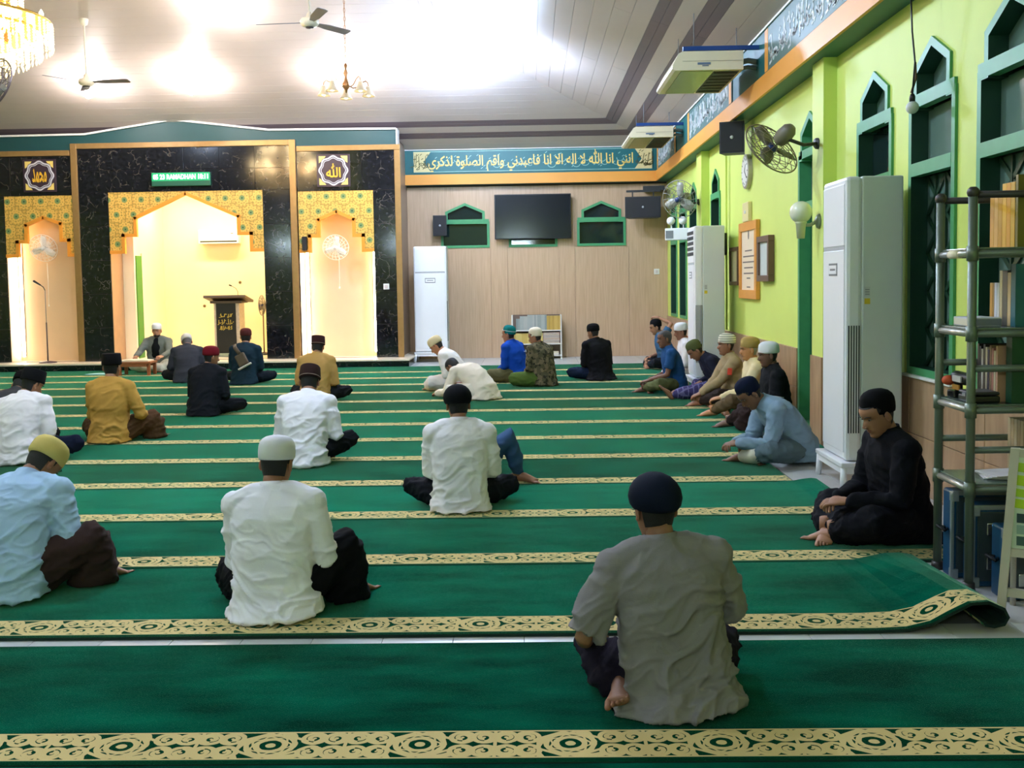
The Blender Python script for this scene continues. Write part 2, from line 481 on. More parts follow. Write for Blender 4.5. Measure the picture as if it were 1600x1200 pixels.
def window(idx, w, z0, z1, ins, z2, za, loc, rz, mull=(), fw=0.055, depth=0.13, lattice=None, glass=None):
    poly = win_poly(w, z0, z1, ins, z2, za)
    inner = ring_offset(poly, fw); n = len(poly); fmb = MB()
    yf, yb = -0.02, depth
    vs = [(p[0], yf, p[1]) for p in poly] + [(p[0], yf, p[1]) for p in inner] + [(p[0], yb, p[1]) for p in inner] + [(p[0], yb, p[1]) for p in poly]
    fs = []
    for i in range(n):
        j = (i + 1) % n
        for a in range(4):
            b2 = (a + 1) % 4
            fs.append((a * n + i, a * n + j, b2 * n + j, b2 * n + i))
    fmb.add(vs, fs)
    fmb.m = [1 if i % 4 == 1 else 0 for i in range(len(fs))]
    fr = struct(fmb.build('window_%d' % idx, [M_frame, M_reveal_shade], None, loc, (0, 0, rz)))
    zs = [z0 + fw] + sorted(list(mull) + [z1]) + [None]
    for zm in list(mull) + [z1]:
        ww = w / 2 - fw
        MB().box(-ww if zm != z1 else -w / 2 + .01, ww if zm != z1 else w / 2 - .01, -0.022, 0.05, zm - 0.045, zm + 0.045).build('transom', M_frame, fr)
    # panes
    lv = [z0 + fw] + [z for zm in sorted(list(mull) + [z1]) for z in (zm - 0.045, zm + 0.045)]
    for a, b2 in zip(lv[0:-1:2], lv[1::2]):
        MB().box(-w / 2 + fw, w / 2 - fw, depth - 0.03, depth - 0.02, a, b2).build('pane', glass or M_glass, fr)
    tp = [(-(w / 2 - ins - fw), z1 + .045), (w / 2 - ins - fw, z1 + .045), (w / 2 - ins - fw, z2 - fw * .2), (0, za - fw * 1.25), (-(w / 2 - ins - fw), z2 - fw * .2)]
    MB().prism(tp, 'y', depth - 0.03, depth - 0.02).build('pane', M_glassl if lattice else (glass or M_glass), fr)
    if lattice:
        g = MB(); a, b2 = lattice; hw = w / 2 - fw - .01; st = .265; zz = a
        while zz + st <= b2 + .001:
            for off in (-hw, 0.0):
                for c in (0, 1):
                    p0, p1_ = Vector((off + .012 + c * (hw - .024), zz)), Vector((off + hw - .012 - c * (hw - .024), zz + st))
                    d = (p1_ - p0).normalized(); nn = Vector((-d.y, d.x)) * .016
                    g.prism([tuple(p0 + nn), tuple(p0 - nn), tuple(p1_ - nn), tuple(p1_ + nn)], 'y', depth - 0.046, depth - 0.036)
            zz += st
        for xx in (-hw / 2, hw / 2, 0): g.box(xx - .010, xx + .010, depth - .05, depth - .034, a, b2)
        g.build('grille', M_grille, fr)
    return fr

WX = 2.72
R_WIN = [(8.18, .82), (7.02, .80), (5.88, .84), (4.74, .82), (15.12, .74), (17.15, .8), (18.35, .8), (19.52, .8)]
holes = []
for c, w in R_WIN:
    holes.append([(c - p[0], p[1]) for p in win_poly(w, .80, 2.71, .09, 2.93, 3.10)])
DW = .82; DC = 10.04
holes.append([(DC - p[0], p[1]) for p in win_poly(DW, 0.0, 2.71, .09, 2.93, 3.10)])
wr = sheet([(-2.6, FZ), (20.5, FZ), (20.5, 3.6), (-2.6, 3.6)], holes, lambda u, z: (WX, u, z)).build('wall_right', M_lime)
struct(wr, 'lime green painted side wall above a brown stone wainscot')
MB().box(2.98, 3.05, -2.6, 20.6, FZ, 4.2).build('wall_backing', mat('outer_wall', (60, 70, 60), 0.9), wr)
for i, (c, w) in enumerate(R_WIN):
    mu = (2.24,) if i < 4 else (2.2,)
    window(i + 1, w, .80, 2.71, .09, 2.93, 3.10, (WX, c, 0), -PI / 2, mu, lattice=(.86, 2.19) if i < 4 else None, glass=M_glassl if i in (1, 2) else M_glass)
# door in the right wall
poly = win_poly(DW, 0.0, 2.71, .09, 2.93, 3.10); inner = ring_offset(poly, .06); n = len(poly)
vs = [(p[0], -.02, p[1]) for p in poly] + [(p[0], -.02, p[1]) for p in inner] + [(p[0], .14, p[1]) for p in inner] + [(p[0], .14, p[1]) for p in poly]
fs = []
for i in range(n):
    j = (i + 1) % n
    for a in range(4): fs.append((a * n + i, a * n + j, ((a + 1) % 4) * n + j, ((a + 1) % 4) * n + i))
dr = struct(MB().add(vs, fs).build('door_1', M_frame, None, (WX, DC, 0), (0, 0, -PI / 2)), 'dark green door with a pointed fanlight in the lime wall')
MB().rbox(-.35, .35, .09, .13, .06, 2.15, .006).build('door_leaf', M_green_door, dr)
for zc in (.55, 1.15, 1.75): MB().rbox(-.24, .24, .078, .092, zc - .22, zc + .22, .005).build('door_panel', M_green_door, dr)
MB().box(-.38, .38, -.02, .1, 2.16, 2.24).build('transom', M_frame, dr)
MB().box(-.35, .35, .1, .11, 2.24, 2.67).build('pane', M_glassl, dr)
MB().box(-.38, .38, -.02, .1, 2.67, 2.75).build('transom', M_frame, dr)
MB().prism([(-.26, 2.75), (.26, 2.75), (.26, 2.92), (0, 3.02), (-.26, 2.92)], 'y', .1, .11).build('pane', M_glassl, dr)
MB().tube([(.29, .06, 1.0), (.29, .05, 1.12)], .012, 8).build('door_handle', M_gold, dr)
# wainscot panels and sills
def wains(y0, y1):
    n = max(1, round((y1 - y0) / .62)); s = (y1 - y0) / n
    for i in range(n):
        MB().rbox(WX - .028, WX + .0, y0 + i * s + .003, y0 + (i + 1) * s - .003, FZ, .38, .003).build('stone_panel', M_wains, wr)
        MB().rbox(WX - .028, WX + .0, y0 + i * s + .003, y0 + (i + 1) * s - .003, .384, .78, .003).build('stone_panel', M_wains, wr)
for a, b in ((-2.5, 2.7), (3.05, 9.19), (10.47, 15.69), (16.15, 20.47)): wains(a, b)
for c, w in R_WIN[:4]: MB().rbox(WX - .05, WX + .1, c - w / 2 - .03, c + w / 2 + .03, .782, .802, .004).build('window_sill', M_white, wr)
# pilasters
for i, (a, b) in enumerate(((2.72, 3.05), (9.2, 9.55), (15.7, 16.15))):
    p = struct(MB().box(2.6, WX, a, b, FZ, 3.43).build('trim_%d' % (i + 1), M_lime), 'lime green pilaster on the side wall')
    MB().box(2.585, 2.6, a - .008, b + .008, FZ, .78).build('stone_panel', M_wains, p)
    MB().box(2.6, WX, a - .012, a, FZ, .78).build('stone_panel', M_wains, p)

# rear wall, tan laminate panels with three small pointed windows
BY = 20.5
bh = [[(-10.2, 0.0), (-2.6, 0.0), (-2.6, 3.58), (-10.2, 3.58)]] + [[(c + p[0], p[1]) for p in win_poly(.97, 2.19, 2.71, .09, 2.91, 3.08)] for c in (-1.3, .05, 1.41)]
wb = struct(sheet([(-15.4, FZ), (2.75, FZ), (2.75, 3.6), (-15.4, 3.6)], bh, lambda u, z: (u, BY, z)).build('wall_back', M_tan), 'tan streaked laminate rear wall')
MB().box(-15.5, 2.9, 21.4, 21.5, FZ, 4.4).build('wall_backing', mat('outer_wall', (60, 70, 60), 0.9), wb)
for i, c in enumerate((-1.3, .05, 1.41)):
    window(9 + i, .97, 2.19, 2.71, .09, 2.91, 3.08, (c, BY, 0), 0.0, (), fw=.05, depth=.1)
def rear_panels():
    segs = [-2.45, -1.83, -1.0 + .2, -.46, .56, .88, 1.95, 2.72]
    # full-height panels either side of windows, lower panels below them
    for a, b in zip(segs[:-1], segs[1:]):
        winz = any(a < c < b for c in (-1.3, .05, 1.41))
        top = 2.17 if winz else 3.42
        MB().rbox(a + .002, b - .002, BY - .016, BY, FZ, top, .003).build('laminate_panel', M_tan, wb)
rear_panels()
MB().box(-2.45, 2.7, BY - .02, BY, 3.40, 3.43).build('painted_shadow_strip', mat('shadow_strip_dark', (60, 48, 44), .6), wb)  # dark strip painting in the shadow under the rear beam
# the other two sides of the hall
struct(MB().box(-15.5, -15.4, -2.6, 20.6, FZ, 4.2).build('wall_left', M_lime), 'lime green wall on the far left')
struct(MB().box(-15.5, 3.0, -2.7, -2.6, FZ, 4.2).build('wall_front', M_lime), 'lime green wall behind the viewer')

# ================================================================== CORNICE BEAMS
EX, EY, EZ = 2.5, 20.3, 4.13
tb = struct(MB().box(EX, 2.98, -2.6, 20.9, 3.43, EZ).build('trim_4', M_teal), 'cornice beam with calligraphy boards along the side wall')
MB().box(EX - .03, EX, -2.6, EY - .0, 3.43, 3.63).build('orange_band', M_band, tb)
MB().box(EX - .02, EX, -2.6, EY, 4.10, 4.14).build('white_bead', M_white, tb)
M_board = mat('grey_green_board', (78, 112, 110), 0.5, var=0.1)
M_callw = mat('white_calligraphy', (226, 230, 232), 0.5)
def side_board(y0, y1, seed):
    L = y1 - y0; c = (y0 + y1) / 2
    bd = MB().rbox(-L / 2, L / 2, -.012, 0, -.22, .22, .003).build('calligraphy_board', M_board, tb, (EX - .002, c, 3.865), (0, 0, -PI / 2))
    me = strokes(L - .45, .40, int(L * 25), seed, .026, .42).mesh('calligraphy', M_callw)
    link('calligraphy', me, bd, (0, -.013, 0))
    for s in (-1, 1):
        MB().rbox(s * (L / 2 - .09) - .07, s * (L / 2 - .09) + .07, -.016, 0, -.215, .215, .003).build('gold_end', M_band, bd)
for a, b, sd in ((-2.3, 10.98, 1), (12.75, 16.3, 2), (17.6, 20.2, 3)): side_board(a, b, sd)
tr = struct(MB().box(-2.45, EX, EY, 20.9, 3.43, EZ).build('trim_5', M_teal), 'cornice beam with the long calligraphy board on the rear wall')
MB().box(-2.45, EX, EY - .03, EY, 3.43, 3.63).build('orange_band', M_band, tr)
MB().box(-2.45, EX, EY - .01, EY, 4.105, 4.14).build('white_bead', M_white, tr)
M_goldtxt = mat('gold_lettering', (236, 206, 112), 0.4, var=0.05)
M_creamdot = mat('cream_ornament', (222, 206, 146), 0.5)
bd = MB().rbox(-2.3, 2.42, EY - .012, EY, 3.665, 4.09, .003).build('calligraphy_board', mat('deep_teal_board', (14, 100, 104), 0.45), tr)
me = text_mesh(shape_arabic('انني انا الله لا اله الا انا فاعبدني واقم الصلوة لذكري'), 4.02, .40, .006, 0.016)
me.materials.append(M_goldtxt); link('calligraphy', me, bd, (.02, EY - .015, 3.875))
strokes(3.9, .36, 90, 91, .011, 0.0).build('vowel_marks', mat('pale_teal', (150, 196, 186), .5), bd, (.02, EY - .014, 3.875))
for s, x in ((1, -2.28), (-1, 2.40)):
    MB().prism([(x, 3.68), (x + s * .34, 3.68), (x + s * .2, 3.875), (x + s * .34, 4.075), (x, 4.075)], 'y', EY - .018, EY - .011).build('ornament_end', M_creamdot, bd)
    o = strokes(.3, .36, 26, 11 + s, .012, .1).build('arabesque', mat('olive_ornament', (92, 88, 40), .6), bd, (x + s * .14, EY - .02, 3.875))
for z in (3.68, 4.075): MB().box(-2.28, 2.4, EY - .016, EY - .011, z - .006, z + .006).build('board_line', mat('pale_teal', (150, 196, 186), .5), bd)

# ================================================================== CEILING: hip roof of narrow boards
SL = 0.36; LX = -15.26; NY = -2.5
def cz(t): return EZ + SL * t
tm = (EX - LX) / 2
apz = cz(tm)
cm = MB()
rv = [(EX, EY, EZ), (LX, EY, EZ), (LX, NY, EZ), (EX, NY, EZ), (EX - tm, EY - tm, apz), (EX - tm, NY + tm, apz)]
cm.add([(v[0], v[1], v[2] + .03) for v in rv], [(0, 1, 4), (1, 2, 5, 4), (2, 3, 5), (3, 0, 4, 5)])
ce = struct(cm.build('ceiling', M_ceil), 'hipped ceiling of pale narrow boards with dark stripes')
PW = .215
def board(fn, t0, t1, a0, a1, b0, b1, dark):
    """fn(t,s)->point on the slope; board between t0..t1, ends a (at t0) and b (at t1)"""
    q = [fn(t0, a0), fn(t0, a1), fn(t1, b1), fn(t1, b0)]
    dn = Vector((0, 0, -.014))
    vs = [tuple(Vector(p) + dn) for p in q] + [tuple(Vector(p) + Vector((0, 0, .025))) for p in q]
    MB().add(vs, [(0, 1, 2, 3), (7, 6, 5, 4), (0, 4, 5, 1), (1, 5, 6, 2), (2, 6, 7, 3), (3, 7, 4, 0)]).build('ceiling_board', M_cstripe if dark else M_ceil, ce)
t = 0.0; k = 0; g = .002
while t < tm - .3:
    dark = k in (2, 4)
    cuts = [(t + g, t + PW - g)] if not dark else [(t + g, t + PW / 2 - .003), (t + PW / 2 + .003, t + PW - g)]
    for (a, b) in cuts:
        board(lambda tt, s: (s, EY - tt, cz(tt)), a, b, LX + a, EX - a, LX + b, EX - b, dark)
        ys = [NY] + [y for y in ((3.1, 9.2, 15.0) if k % 2 else (6.0, 12.1, 17.4)) if NY + t + .5 < y < EY - t - .5] + [EY]
        for i in range(len(ys) - 1):
            y0a = NY + a if i == 0 else ys[i] + .003; y0b = NY + b if i == 0 else ys[i] + .003
            y1a = EY - a if i == len(ys) - 2 else ys[i + 1] - .003; y1b = EY - b if i == len(ys) - 2 else ys[i + 1] - .003
            board(lambda tt, s: (EX - tt, s, cz(tt)), a, b, y1a, y0a, y1b, y0b, dark)
    t += PW; k += 1

# ================================================================== MIHRAB FACADE
FY = 19.1
def mx(x): return -12.76 - x      # mirror about the mihrab axis
wm = sheet([(mx(-2.45), .13), (-2.45, .13), (-2.45, 4.19), (mx(-2.45), 4.19)],
           [[(-7.86, .14), (-4.97, .14), (-4.97, 3.28), (-7.86, 3.28)], [(-9.82, .14), (-8.53, .14), (-8.53, 3.24), (-9.82, 3.24)], [(-4.31, .14), (-2.91, .14), (-2.91, 3.24), (-4.31, 3.24)]],
           lambda u, z: (u, FY, z))
wm.box(-2.47, -2.45, FY, BY, FZ, 4.19); wm.box(mx(-2.45), mx(-2.47), FY, BY, FZ, 4.19); wm.box(mx(-2.45), -2.45, FY, BY, 4.17, 4.19)
wm = struct(wm.build('wall_mihrab', mat('facade_core', (150, 132, 116), .4)), 'black marble mihrab facade with gold strips and three niches')
def tiles(x0, x1, z0, z1, nx, nz):
    sx = (x1 - x0) / nx; sz = (z1 - z0) / nz
    for i in range(nx):
        for j in range(nz):
            MB().rbox(x0 + i * sx + .0015, x0 + (i + 1) * sx - .0015, FY - .03, FY, z0 + j * sz + .0015, z0 + (j + 1) * sz - .0015, .003).build('marble_tile', M_marble, wm)
tiles(-8.41, -4.44, 3.28, 4.09, 6, 2)
tiles(-8.41, -7.86, .13, 3.28, 1, 5); tiles(-4.97, -4.46, .13, 3.28, 1, 5)
tiles(-4.31, -2.5, 3.24, 3.97, 3, 1); tiles(-2.91, -2.5, .13, 3.24, 1, 5)
tiles(mx(-2.5), -8.53, 3.24, 3.97, 3, 1); tiles(mx(-2.5), -9.82, .13, 3.24, 1, 5)
def gold(x0, x1, z0, z1): MB().rbox(x0, x1, FY - .055, FY, z0, z1, .006).build('gold_strip', M_gold, wm)
gold(-8.53, -8.41, .13, 4.19); gold(-8.41, -4.45, 4.09, 4.19); gold(-4.45, -4.33, .13, 4.19)
gold(-4.31, -2.39, 3.97, 4.07); gold(-2.5, -2.39, .13, 3.97); gold(mx(-2.39), -8.55, 3.97, 4.07); gold(mx(-2.39), mx(-2.5), .13, 3.97)
def arch(poly, x0, x1, ztop, name='arch_panel'):
    """spandrel board with a stepped pointed cut-out, orange edging"""
    MB().prism([(x0, ztop)] + poly + [(x1, ztop)], 'y', FY - .02, FY + .02).build('arch_panel', M_arch, wm)
    e = MB()
    for a, b in zip(poly[:-1], poly[1:]):
        a, b = Vector(a), Vector(b); d = (b - a).normalized(); nn = Vector((d.y, -d.x)) * .06
        q = [a - d * .0, b + d * .0, b + nn, a + nn]
        e.prism([tuple(p) for p in q], 'y', FY - .045, FY + .03)
    for i in range(1, len(poly) - 1):   # corner blocks
        p0, p, p2 = Vector(poly[i - 1]), Vector(poly[i]), Vector(poly[i + 1])
        d1 = (p - p0).normalized(); d2 = (p2 - p).normalized()
        n1 = Vector((d1.y, -d1.x)) * .06; n2 = Vector((d2.y, -d2.x)) * .06
        if d1.x * d2.y - d1.y * d2.x > 0:
            m2 = (n1 + n2); m2 = m2 * (.06 ** 2 / max(1e-6, m2.dot(n1)))
            e.prism([tuple(p), tuple(p + n1), tuple(p + m2), tuple(p + n2)], 'y', FY - .045, FY + .03)
    e.build('arch_edging', M_orange, wm)
arch([(-7.86, 2.20), (-7.63, 2.20), (-7.63, 2.51), (-7.40, 2.51), (-7.40, 2.82), (-6.41, 3.27), (-5.40, 2.82), (-5.40, 2.51), (-5.17, 2.51), (-5.17, 2.20), (-4.97, 2.20)], -7.86, -4.97, 3.29)
arch([(-4.31, 2.16), (-4.14, 2.16), (-4.14, 2.44), (-3.97, 2.44), (-3.97, 2.73), (-3.6, 2.89), (-3.25, 2.73), (-3.25, 2.44), (-3.08, 2.44), (-3.08, 2.16), (-2.91, 2.16)], -4.31, -2.91, 3.24)
arch([(-9.82, 2.16), (-9.63, 2.16), (-9.63, 2.42), (-9.46, 2.42), (-9.46, 2.72), (-9.1, 2.87), (-8.74, 2.74), (-8.74, 2.44), (-8.6, 2.44), (-8.6, 2.16), (-8.53, 2.16)], -9.82, -8.53, 3.24)
# green gable board with a white top moulding
gp = [(mx(-2.45), 4.33), (-8.25, 4.34), (-6.6, 4.58), (-4.82, 4.36), (-2.46, 4.34)]
gb = struct(MB().prism([(mx(-2.45), 4.05), (-2.46, 4.05)] + list(reversed(gp)), 'y', FY - .02, FY + .3).build('trim_6', M_gable), 'green gabled board over the mihrab facade')
for a, b in zip(gp[:-1], gp[1:]):
    MB().prism([a, b, (b[0], b[1] + .035), (a[0], a[1] + .035)], 'y', FY - .06, FY + .3).build('white_moulding', M_white, gb)
MB().box(-2.47, -2.44, FY - .02, FY + .3, 4.05, 4.37).build('white_moulding', M_white, gb)
# niches
NYB = 21.25
nw = MB()
nw.box(-7.90, -7.86, FY, 19.64, .13, 3.28, 1)                         # brown left reveal
nw.box(-7.95, -7.64, 19.64, 19.68, .13, 3.6, 0)                        # return face
nw.box(-7.68, -7.64, 19.68, NYB, .13, 3.6, 0)                          # left side
nw.box(-4.97, -4.93, FY, NYB, .13, 3.6, 0)                             # right side
nw.box(-7.95, -4.9, NYB, NYB + .05, .13, 3.6, 0)                       # back
nw.box(-7.95, -4.9, FY + .05, NYB, 3.6, 3.65, 0)                       # top
struct(nw.build('wall_niche_center', [M_cream, M_reveal]), 'cream interior of the deep central niche')
gd = struct(MB().rbox(-7.638, -7.62, 19.70, 19.98, .13, 2.12, .004).build('door_2', mat('bright_green_door', (50, 130, 34), .4)), 'narrow green door on the left of the central niche')
MB().box(-7.64, -7.615, 19.98, 20.03, .13, 2.17).build('door_jamb', M_cream, gd)
for nm, x0, x1 in (('right', -4.33, -2.89), ('left', -9.84, -8.51)):
    q = MB()
    q.box(x0, x0 + .02, FY, 19.5, .13, 3.3); q.box(x1 - .02, x1, FY, 19.5, .13, 3.3); q.box(x0, x1, 19.48, 19.52, .13, 3.3); q.box(x0, x1, FY, 19.5, 3.28, 3.32)
    struct(q.build('wall_niche_' + nm, M_creams), 'cream shallow niche to the %s of the mihrab' % nm)
# platform step
pf = struct(MB().box(mx(-2.2), -2.24, 18.52, BY - .03, FZ, .10).build('floor_platform', M_marble), 'raised platform before the mihrab with a black marble riser')
npf = 14; L0 = mx(-2.2); sx = (-2.23 - L0) / npf
for i in range(npf):
    MB().rbox(L0 + i * sx + .002, L0 + (i + 1) * sx - .002, 18.49, 21.3, .10, .13, .004).build('step_slab', mat('step_cream', (226, 214, 190), .3), pf)

# ================================================================== CARPETS
ORD = 'nearest second third fourth fifth sixth seventh eighth ninth tenth eleventh twelfth thirteenth fourteenth fifteenth sixteenth seventeenth eighteenth nineteenth twentieth'.split()
ORD += ['twenty-' + w for w in 'first second third fourth fifth sixth seventh eighth ninth'.split()]
def nth(i): return 'first' if i == 0 else ORD[i]
TH = 0.013
def carpet(i, y0, y1, xr, curl):
    x0 = -15.2
    if curl == 'roll':
        prof = [(x0, 0), (1.45, 0), (1.58, .006), (1.68, .03), (1.76, .075), (1.84, .115), (1.92, .12), (1.985, .09), (2.005, .05), (1.985, .014), (1.94, .004), (1.90, .012), (1.89, .03)]
    elif curl == 'lift':
        prof = [(x0, 0), (xr - .3, 0), (xr - .18, .006), (xr - .1, .02), (xr - .04, .026), (xr, .02)]
    else:
        prof = [(x0, 0), (xr, 0)]
    ys = [y0, y0 + .02, y0 + .28, (y0 + y1) / 2, y1]
    mb = MB(); n = len(prof)
    top = []; bot = []
    for k, (x, z) in enumerate(prof):
        a = Vector(prof[max(k - 1, 0)]); b = Vector(prof[min(k + 1, n - 1)]); d = (b - a).normalized(); nn = Vector((-d.y, d.x))
        top.append((x, z)); bot.append((x - nn.x * TH, z - nn.y * TH))
    loop = top + list(reversed(bot)); m = len(loop)
    rings = [[(x, y, z) for x, z in loop] for y in ys]
    rings = [[(p[0], p[1] - y0, p[2] * (1 - .62 * (p[1] - y0) / (y1 - y0)) if curl == 'roll' and p[2] > 0 else p[2]) for p in r] for r in rings]
    # faces by hand so that top and back get their own materials
    vs = [p for r in rings for p in r]; 
    for r in range(len(ys) - 1):
        for k in range(m):
            j = (k + 1) % m
            mb.add([rings[r][k], rings[r][j], rings[r + 1][j], rings[r + 1][k]], [(3, 2, 1, 0)], 0 if k < n - 1 else 1, False)
    for r, rev in ((rings[0], False), (rings[-1], True)):
        for k in range(n - 1):
            q = [r[k], r[k + 1], r[m - 2 - k], r[m - 1 - k]]
            mb.add(q, [(0, 1, 2, 3) if rev else (3, 2, 1, 0)], 1)
    o = mb.build('prayer_carpet', [M_carpet, M_under], None, (random.uniform(-.2, .2) if curl is None else 0, y0, 0))
    tag(o, 'green prayer carpet strip with gold scroll border, %s row from the camera' % ORD[i], 'carpet', 'rows of green prayer carpet')
rows = [(2.03, 3.105, 2.66, None), (3.115, 4.185, 2.66, None)]
for n in range(13):
    y0 = 4.29 + 1.0755 * n
    rows.append((y0, y0 + 1.066 if n < 12 else 18.47, (2.2 if n == 1 else 2.08) if n in (1, 2, 3) else 2.56, 'roll' if n == 0 else ('lift' if n == 2 else None)))
for i, (a, b, x, c) in enumerate(rows): carpet(i, a, b, x, c)

# ================================================================== LAMPS
M_bulb = mat('lamp_white', (255, 255, 255), 0.5, emit=(250, 240, 236), estr=LAMP * .44)
M_bulbc = mat('lamp_cool', (255, 255, 255), 0.5, emit=(196, 218, 255), estr=LAMP)
def added_bulb(k): return mat('lamp_white_%d' % (k * 100), (255, 255, 255), 0.5, emit=(204, 224, 255), estr=LAMP * k)
M_bulbw = mat('lamp_warm', (255, 244, 214), 0.5, emit=(255, 226, 170), estr=WARM * 3)
M_warmled = mat('niche_light', (255, 240, 200), 0.5, emit=(255, 214, 132), estr=WARM)
M_wled = mat('strip_light', (255, 255, 250), 0.5, emit=(255, 246, 226), estr=WARM * .6)
M_chrome = mat('chrome', (200, 200, 200), 0.25, metal=0.9)
M_ivory = mat('ivory_plastic', (232, 226, 208), 0.4, var=0.03)
def roof_z(x, y): return EZ + SL * max(0.0, min(EX - x, EY - y, x - LX, y - NY))
def ceiling_lamp(x, y, label, r=.075, drop=.22, m=None):
    z = roof_z(x, y) - .012
    t = thing('ceiling_lamp', label, 'lamp', (x, y, z), group='white lamps under the ceiling')
    MB().lathe([(0, .02), (.07, .02), (.07, -.02), (.03, -.045), (0, -.045)], 14).build('ceiling_plate', M_white, t)
    MB().tube([(0, 0, -.03), (0, 0, -drop + r)], .009, 8).build('stem', M_white, t)
    MB().lathe([(0.02, -drop + r + .045), (.028, -drop + r + .02), (.024, -drop + r - .01)], 12).build('socket', M_ivory, t)
    MB().ball((0, 0, -drop), r, 12, 8).build('bulb', m or M_bulb, t)
for x, y, l in ((-7.5, 17.55, 'white lamp glowing behind the ceiling fan at the left'), (-5.72, 17.5, 'white lamp glowing above the illuminated clock'),
                (-3.22, 17.45, 'white lamp glowing behind the five-armed chandelier'), (-4.62, 15.55, 'white lamp at the top edge of the photo left of the near ceiling fan'),
                (-1.32, 17.0, 'lower left of the two brightest white lamps on the ceiling'), (-.42, 15.6, 'upper right of the two brightest white lamps on the ceiling')):
    ceiling_lamp(x, y, l, r=.10 if 'brightest' in l else .075, drop=.34 if 'brightest' in l else .30, m=M_bulbc if 'brightest' in l else None)
for x, y, k, l in ((-9.2, 9.0, .6, 'added unseen white lamp high on the left side of the ceiling'), (-1.6, 8.6, 1.0, 'added unseen white lamp high above the middle rows at the right'),
                (-5.6, 6.4, .7, 'added unseen white lamp on the ridge of the ceiling above the middle'), (-2.2, 4.2, .24, 'added unseen white lamp on the ceiling above the nearest men')):
    ceiling_lamp(x, y, l, r=.11, drop=.5, m=added_bulb(k))  # lamps added out of view to brighten the nearer rows
for x, l in ((-9.5, 'left'), (-5.0, 'middle'), (-.6, 'right')):      # unseen tube lights added behind the viewer to light people's backs
    t = thing('added_tube_light', 'added unseen white tube light on the wall behind the viewer, the %s one' % l, 'light', (x, -2.6, 3.1), group='tube lights added behind the viewer')
    MB().rbox(-.65, .65, 0, .06, -.05, .05, .008).build('batten', M_white, t)
    MB().tube([(-.6, .10, 0), (.6, .10, 0)], .03, 10).build('tube', mat('tube_white', (255, 255, 255), .5, emit=(204, 224, 255), estr=LAMP * .15), t)
    for s in (-1, 1): MB().rbox(s * .62 - .02, s * .62 + .02, .05, .14, -.04, .04, .006).build('end_holder', M_white, t)

def ceiling_fan(x, y, z, rot, label):
    t = thing('ceiling_fan', label, 'ceiling fan', (x, y, z), rot, 'white ceiling fans')
    zc = roof_z(x, y) - z - .01
    MB().tube([(0, 0, .05), (0, 0, zc)], .014, 8).build('down_rod', M_ivory, t)
    MB().lathe([(.0, zc + .0), (.07, zc - .005), (.05, zc - .09), (.018, zc - .11)], 14).build('canopy', M_ivory, t)
    MB().lathe([(.018, .13), (.03, .11), (.05, .06), (.10, .045), (.12, .02), (.12, -.02), (.095, -.05), (.05, -.062), (0, -.065)], 20).build('motor_housing', M_ivory, t)
    MB().lathe([(.055, -.058), (.05, -.075), (0, -.08)], 16).build('bottom_cap', mat('dark_cap', (70, 66, 66), .4), t)
    bl = MB()
    M = Matrix.Rotation(math.radians(-13), 4, 'X')
    pts = [(.11, -.03), (.2, -.045), (.3, -.065), (.66, -.075), (.69, -.06), (.70, .02), (.68, .06), (.3, .055), (.2, .04), (.11, .03)]
    bl.prism(pts, 'z', -.004, .004); bl.xf(M)
    me = bl.mesh('blade', mat('fan_blade', (122, 124, 136), .4))
    for k in range(3): link('blade', me, t, (0, 0, -.005), (0, 0, k * 2 * PI / 3))
ceiling_fan(-2.79, 13.3, 4.86, math.radians(176), 'white ceiling fan with three grey blades near the top centre')
ceiling_fan(-6.86, 16.0, 4.70, math.radians(-4), 'white ceiling fan hanging in front of the left lamp glow')

def bell_shade(mb, c, r, h):
    mb.lathe([(r * .28, h), (r * .42, h * .8), (r * .55, h * .5), (r * .8, h * .2), (r, 0), (r * .93, .004), (r * .7, h * .22), (r * .45, h * .55), (r * .2, h * .85)], 14, c)
def chandelier(x, y, z):
    t = thing('chandelier', 'small five-armed chandelier with frosted bell shades on a chain', 'chandelier', (x, y, z))
    zc = roof_z(x, y) - z - .01
    Mb = mat('brass', (176, 128, 84), .3, metal=.6)
    for i in range(int((zc - .42) / .06)):
        a = (i % 2) * PI / 2; ztop = .42 + i * .06
        link_pts = [(.011 * math.cos(q) * math.cos(a), .011 * math.cos(q) * math.sin(a), ztop + .034 + .036 * math.sin(q)) for q in [2 * PI * j / 8 for j in range(9)]]
        MB().tube(link_pts, .0045, 5, cap=False).build('chain_link', Mb, t)
    MB().lathe([(0, zc), (.06, zc - .01), (.03, zc - .06), (0, zc - .07)], 12).build('canopy', Mb, t)
    MB().lathe([(.01, .44), (.03, .41), (.015, .36), (.04, .30), (.02, .25), (.03, .2), (.055, .15), (.045, .10), (.02, .07), (.012, .04), (0, .02)], 14).build('stem', Mb, t)
    for k in range(5):
        a = 2 * PI * k / 5 + .5; ca, sa = math.cos(a), math.sin(a)
        prof = [(.03, .14), (.1, .10), (.17, .12), (.24, .19), (.29, .215), (.325, .19), (.33, .15)]
        arm = MB().tube([(r * ca, r * sa, zz) for r, zz in prof], .008, 7).build('arm', Mb, t)
        sh = MB(); bell_shade(sh, (.33 * ca, .33 * sa, .0), .095, .14); sh.build('shade', mat('frosted_glass', (238, 220, 190), .35, var=.03), arm)
        MB().ball((.33 * ca, .33 * sa, .03), .032, 8, 6).build('bulb', mat('small_warm_bulb', (255, 240, 214), .5, emit=(255, 236, 200), estr=1.2), arm)
chandelier(-2.57, 14.6, 4.17)

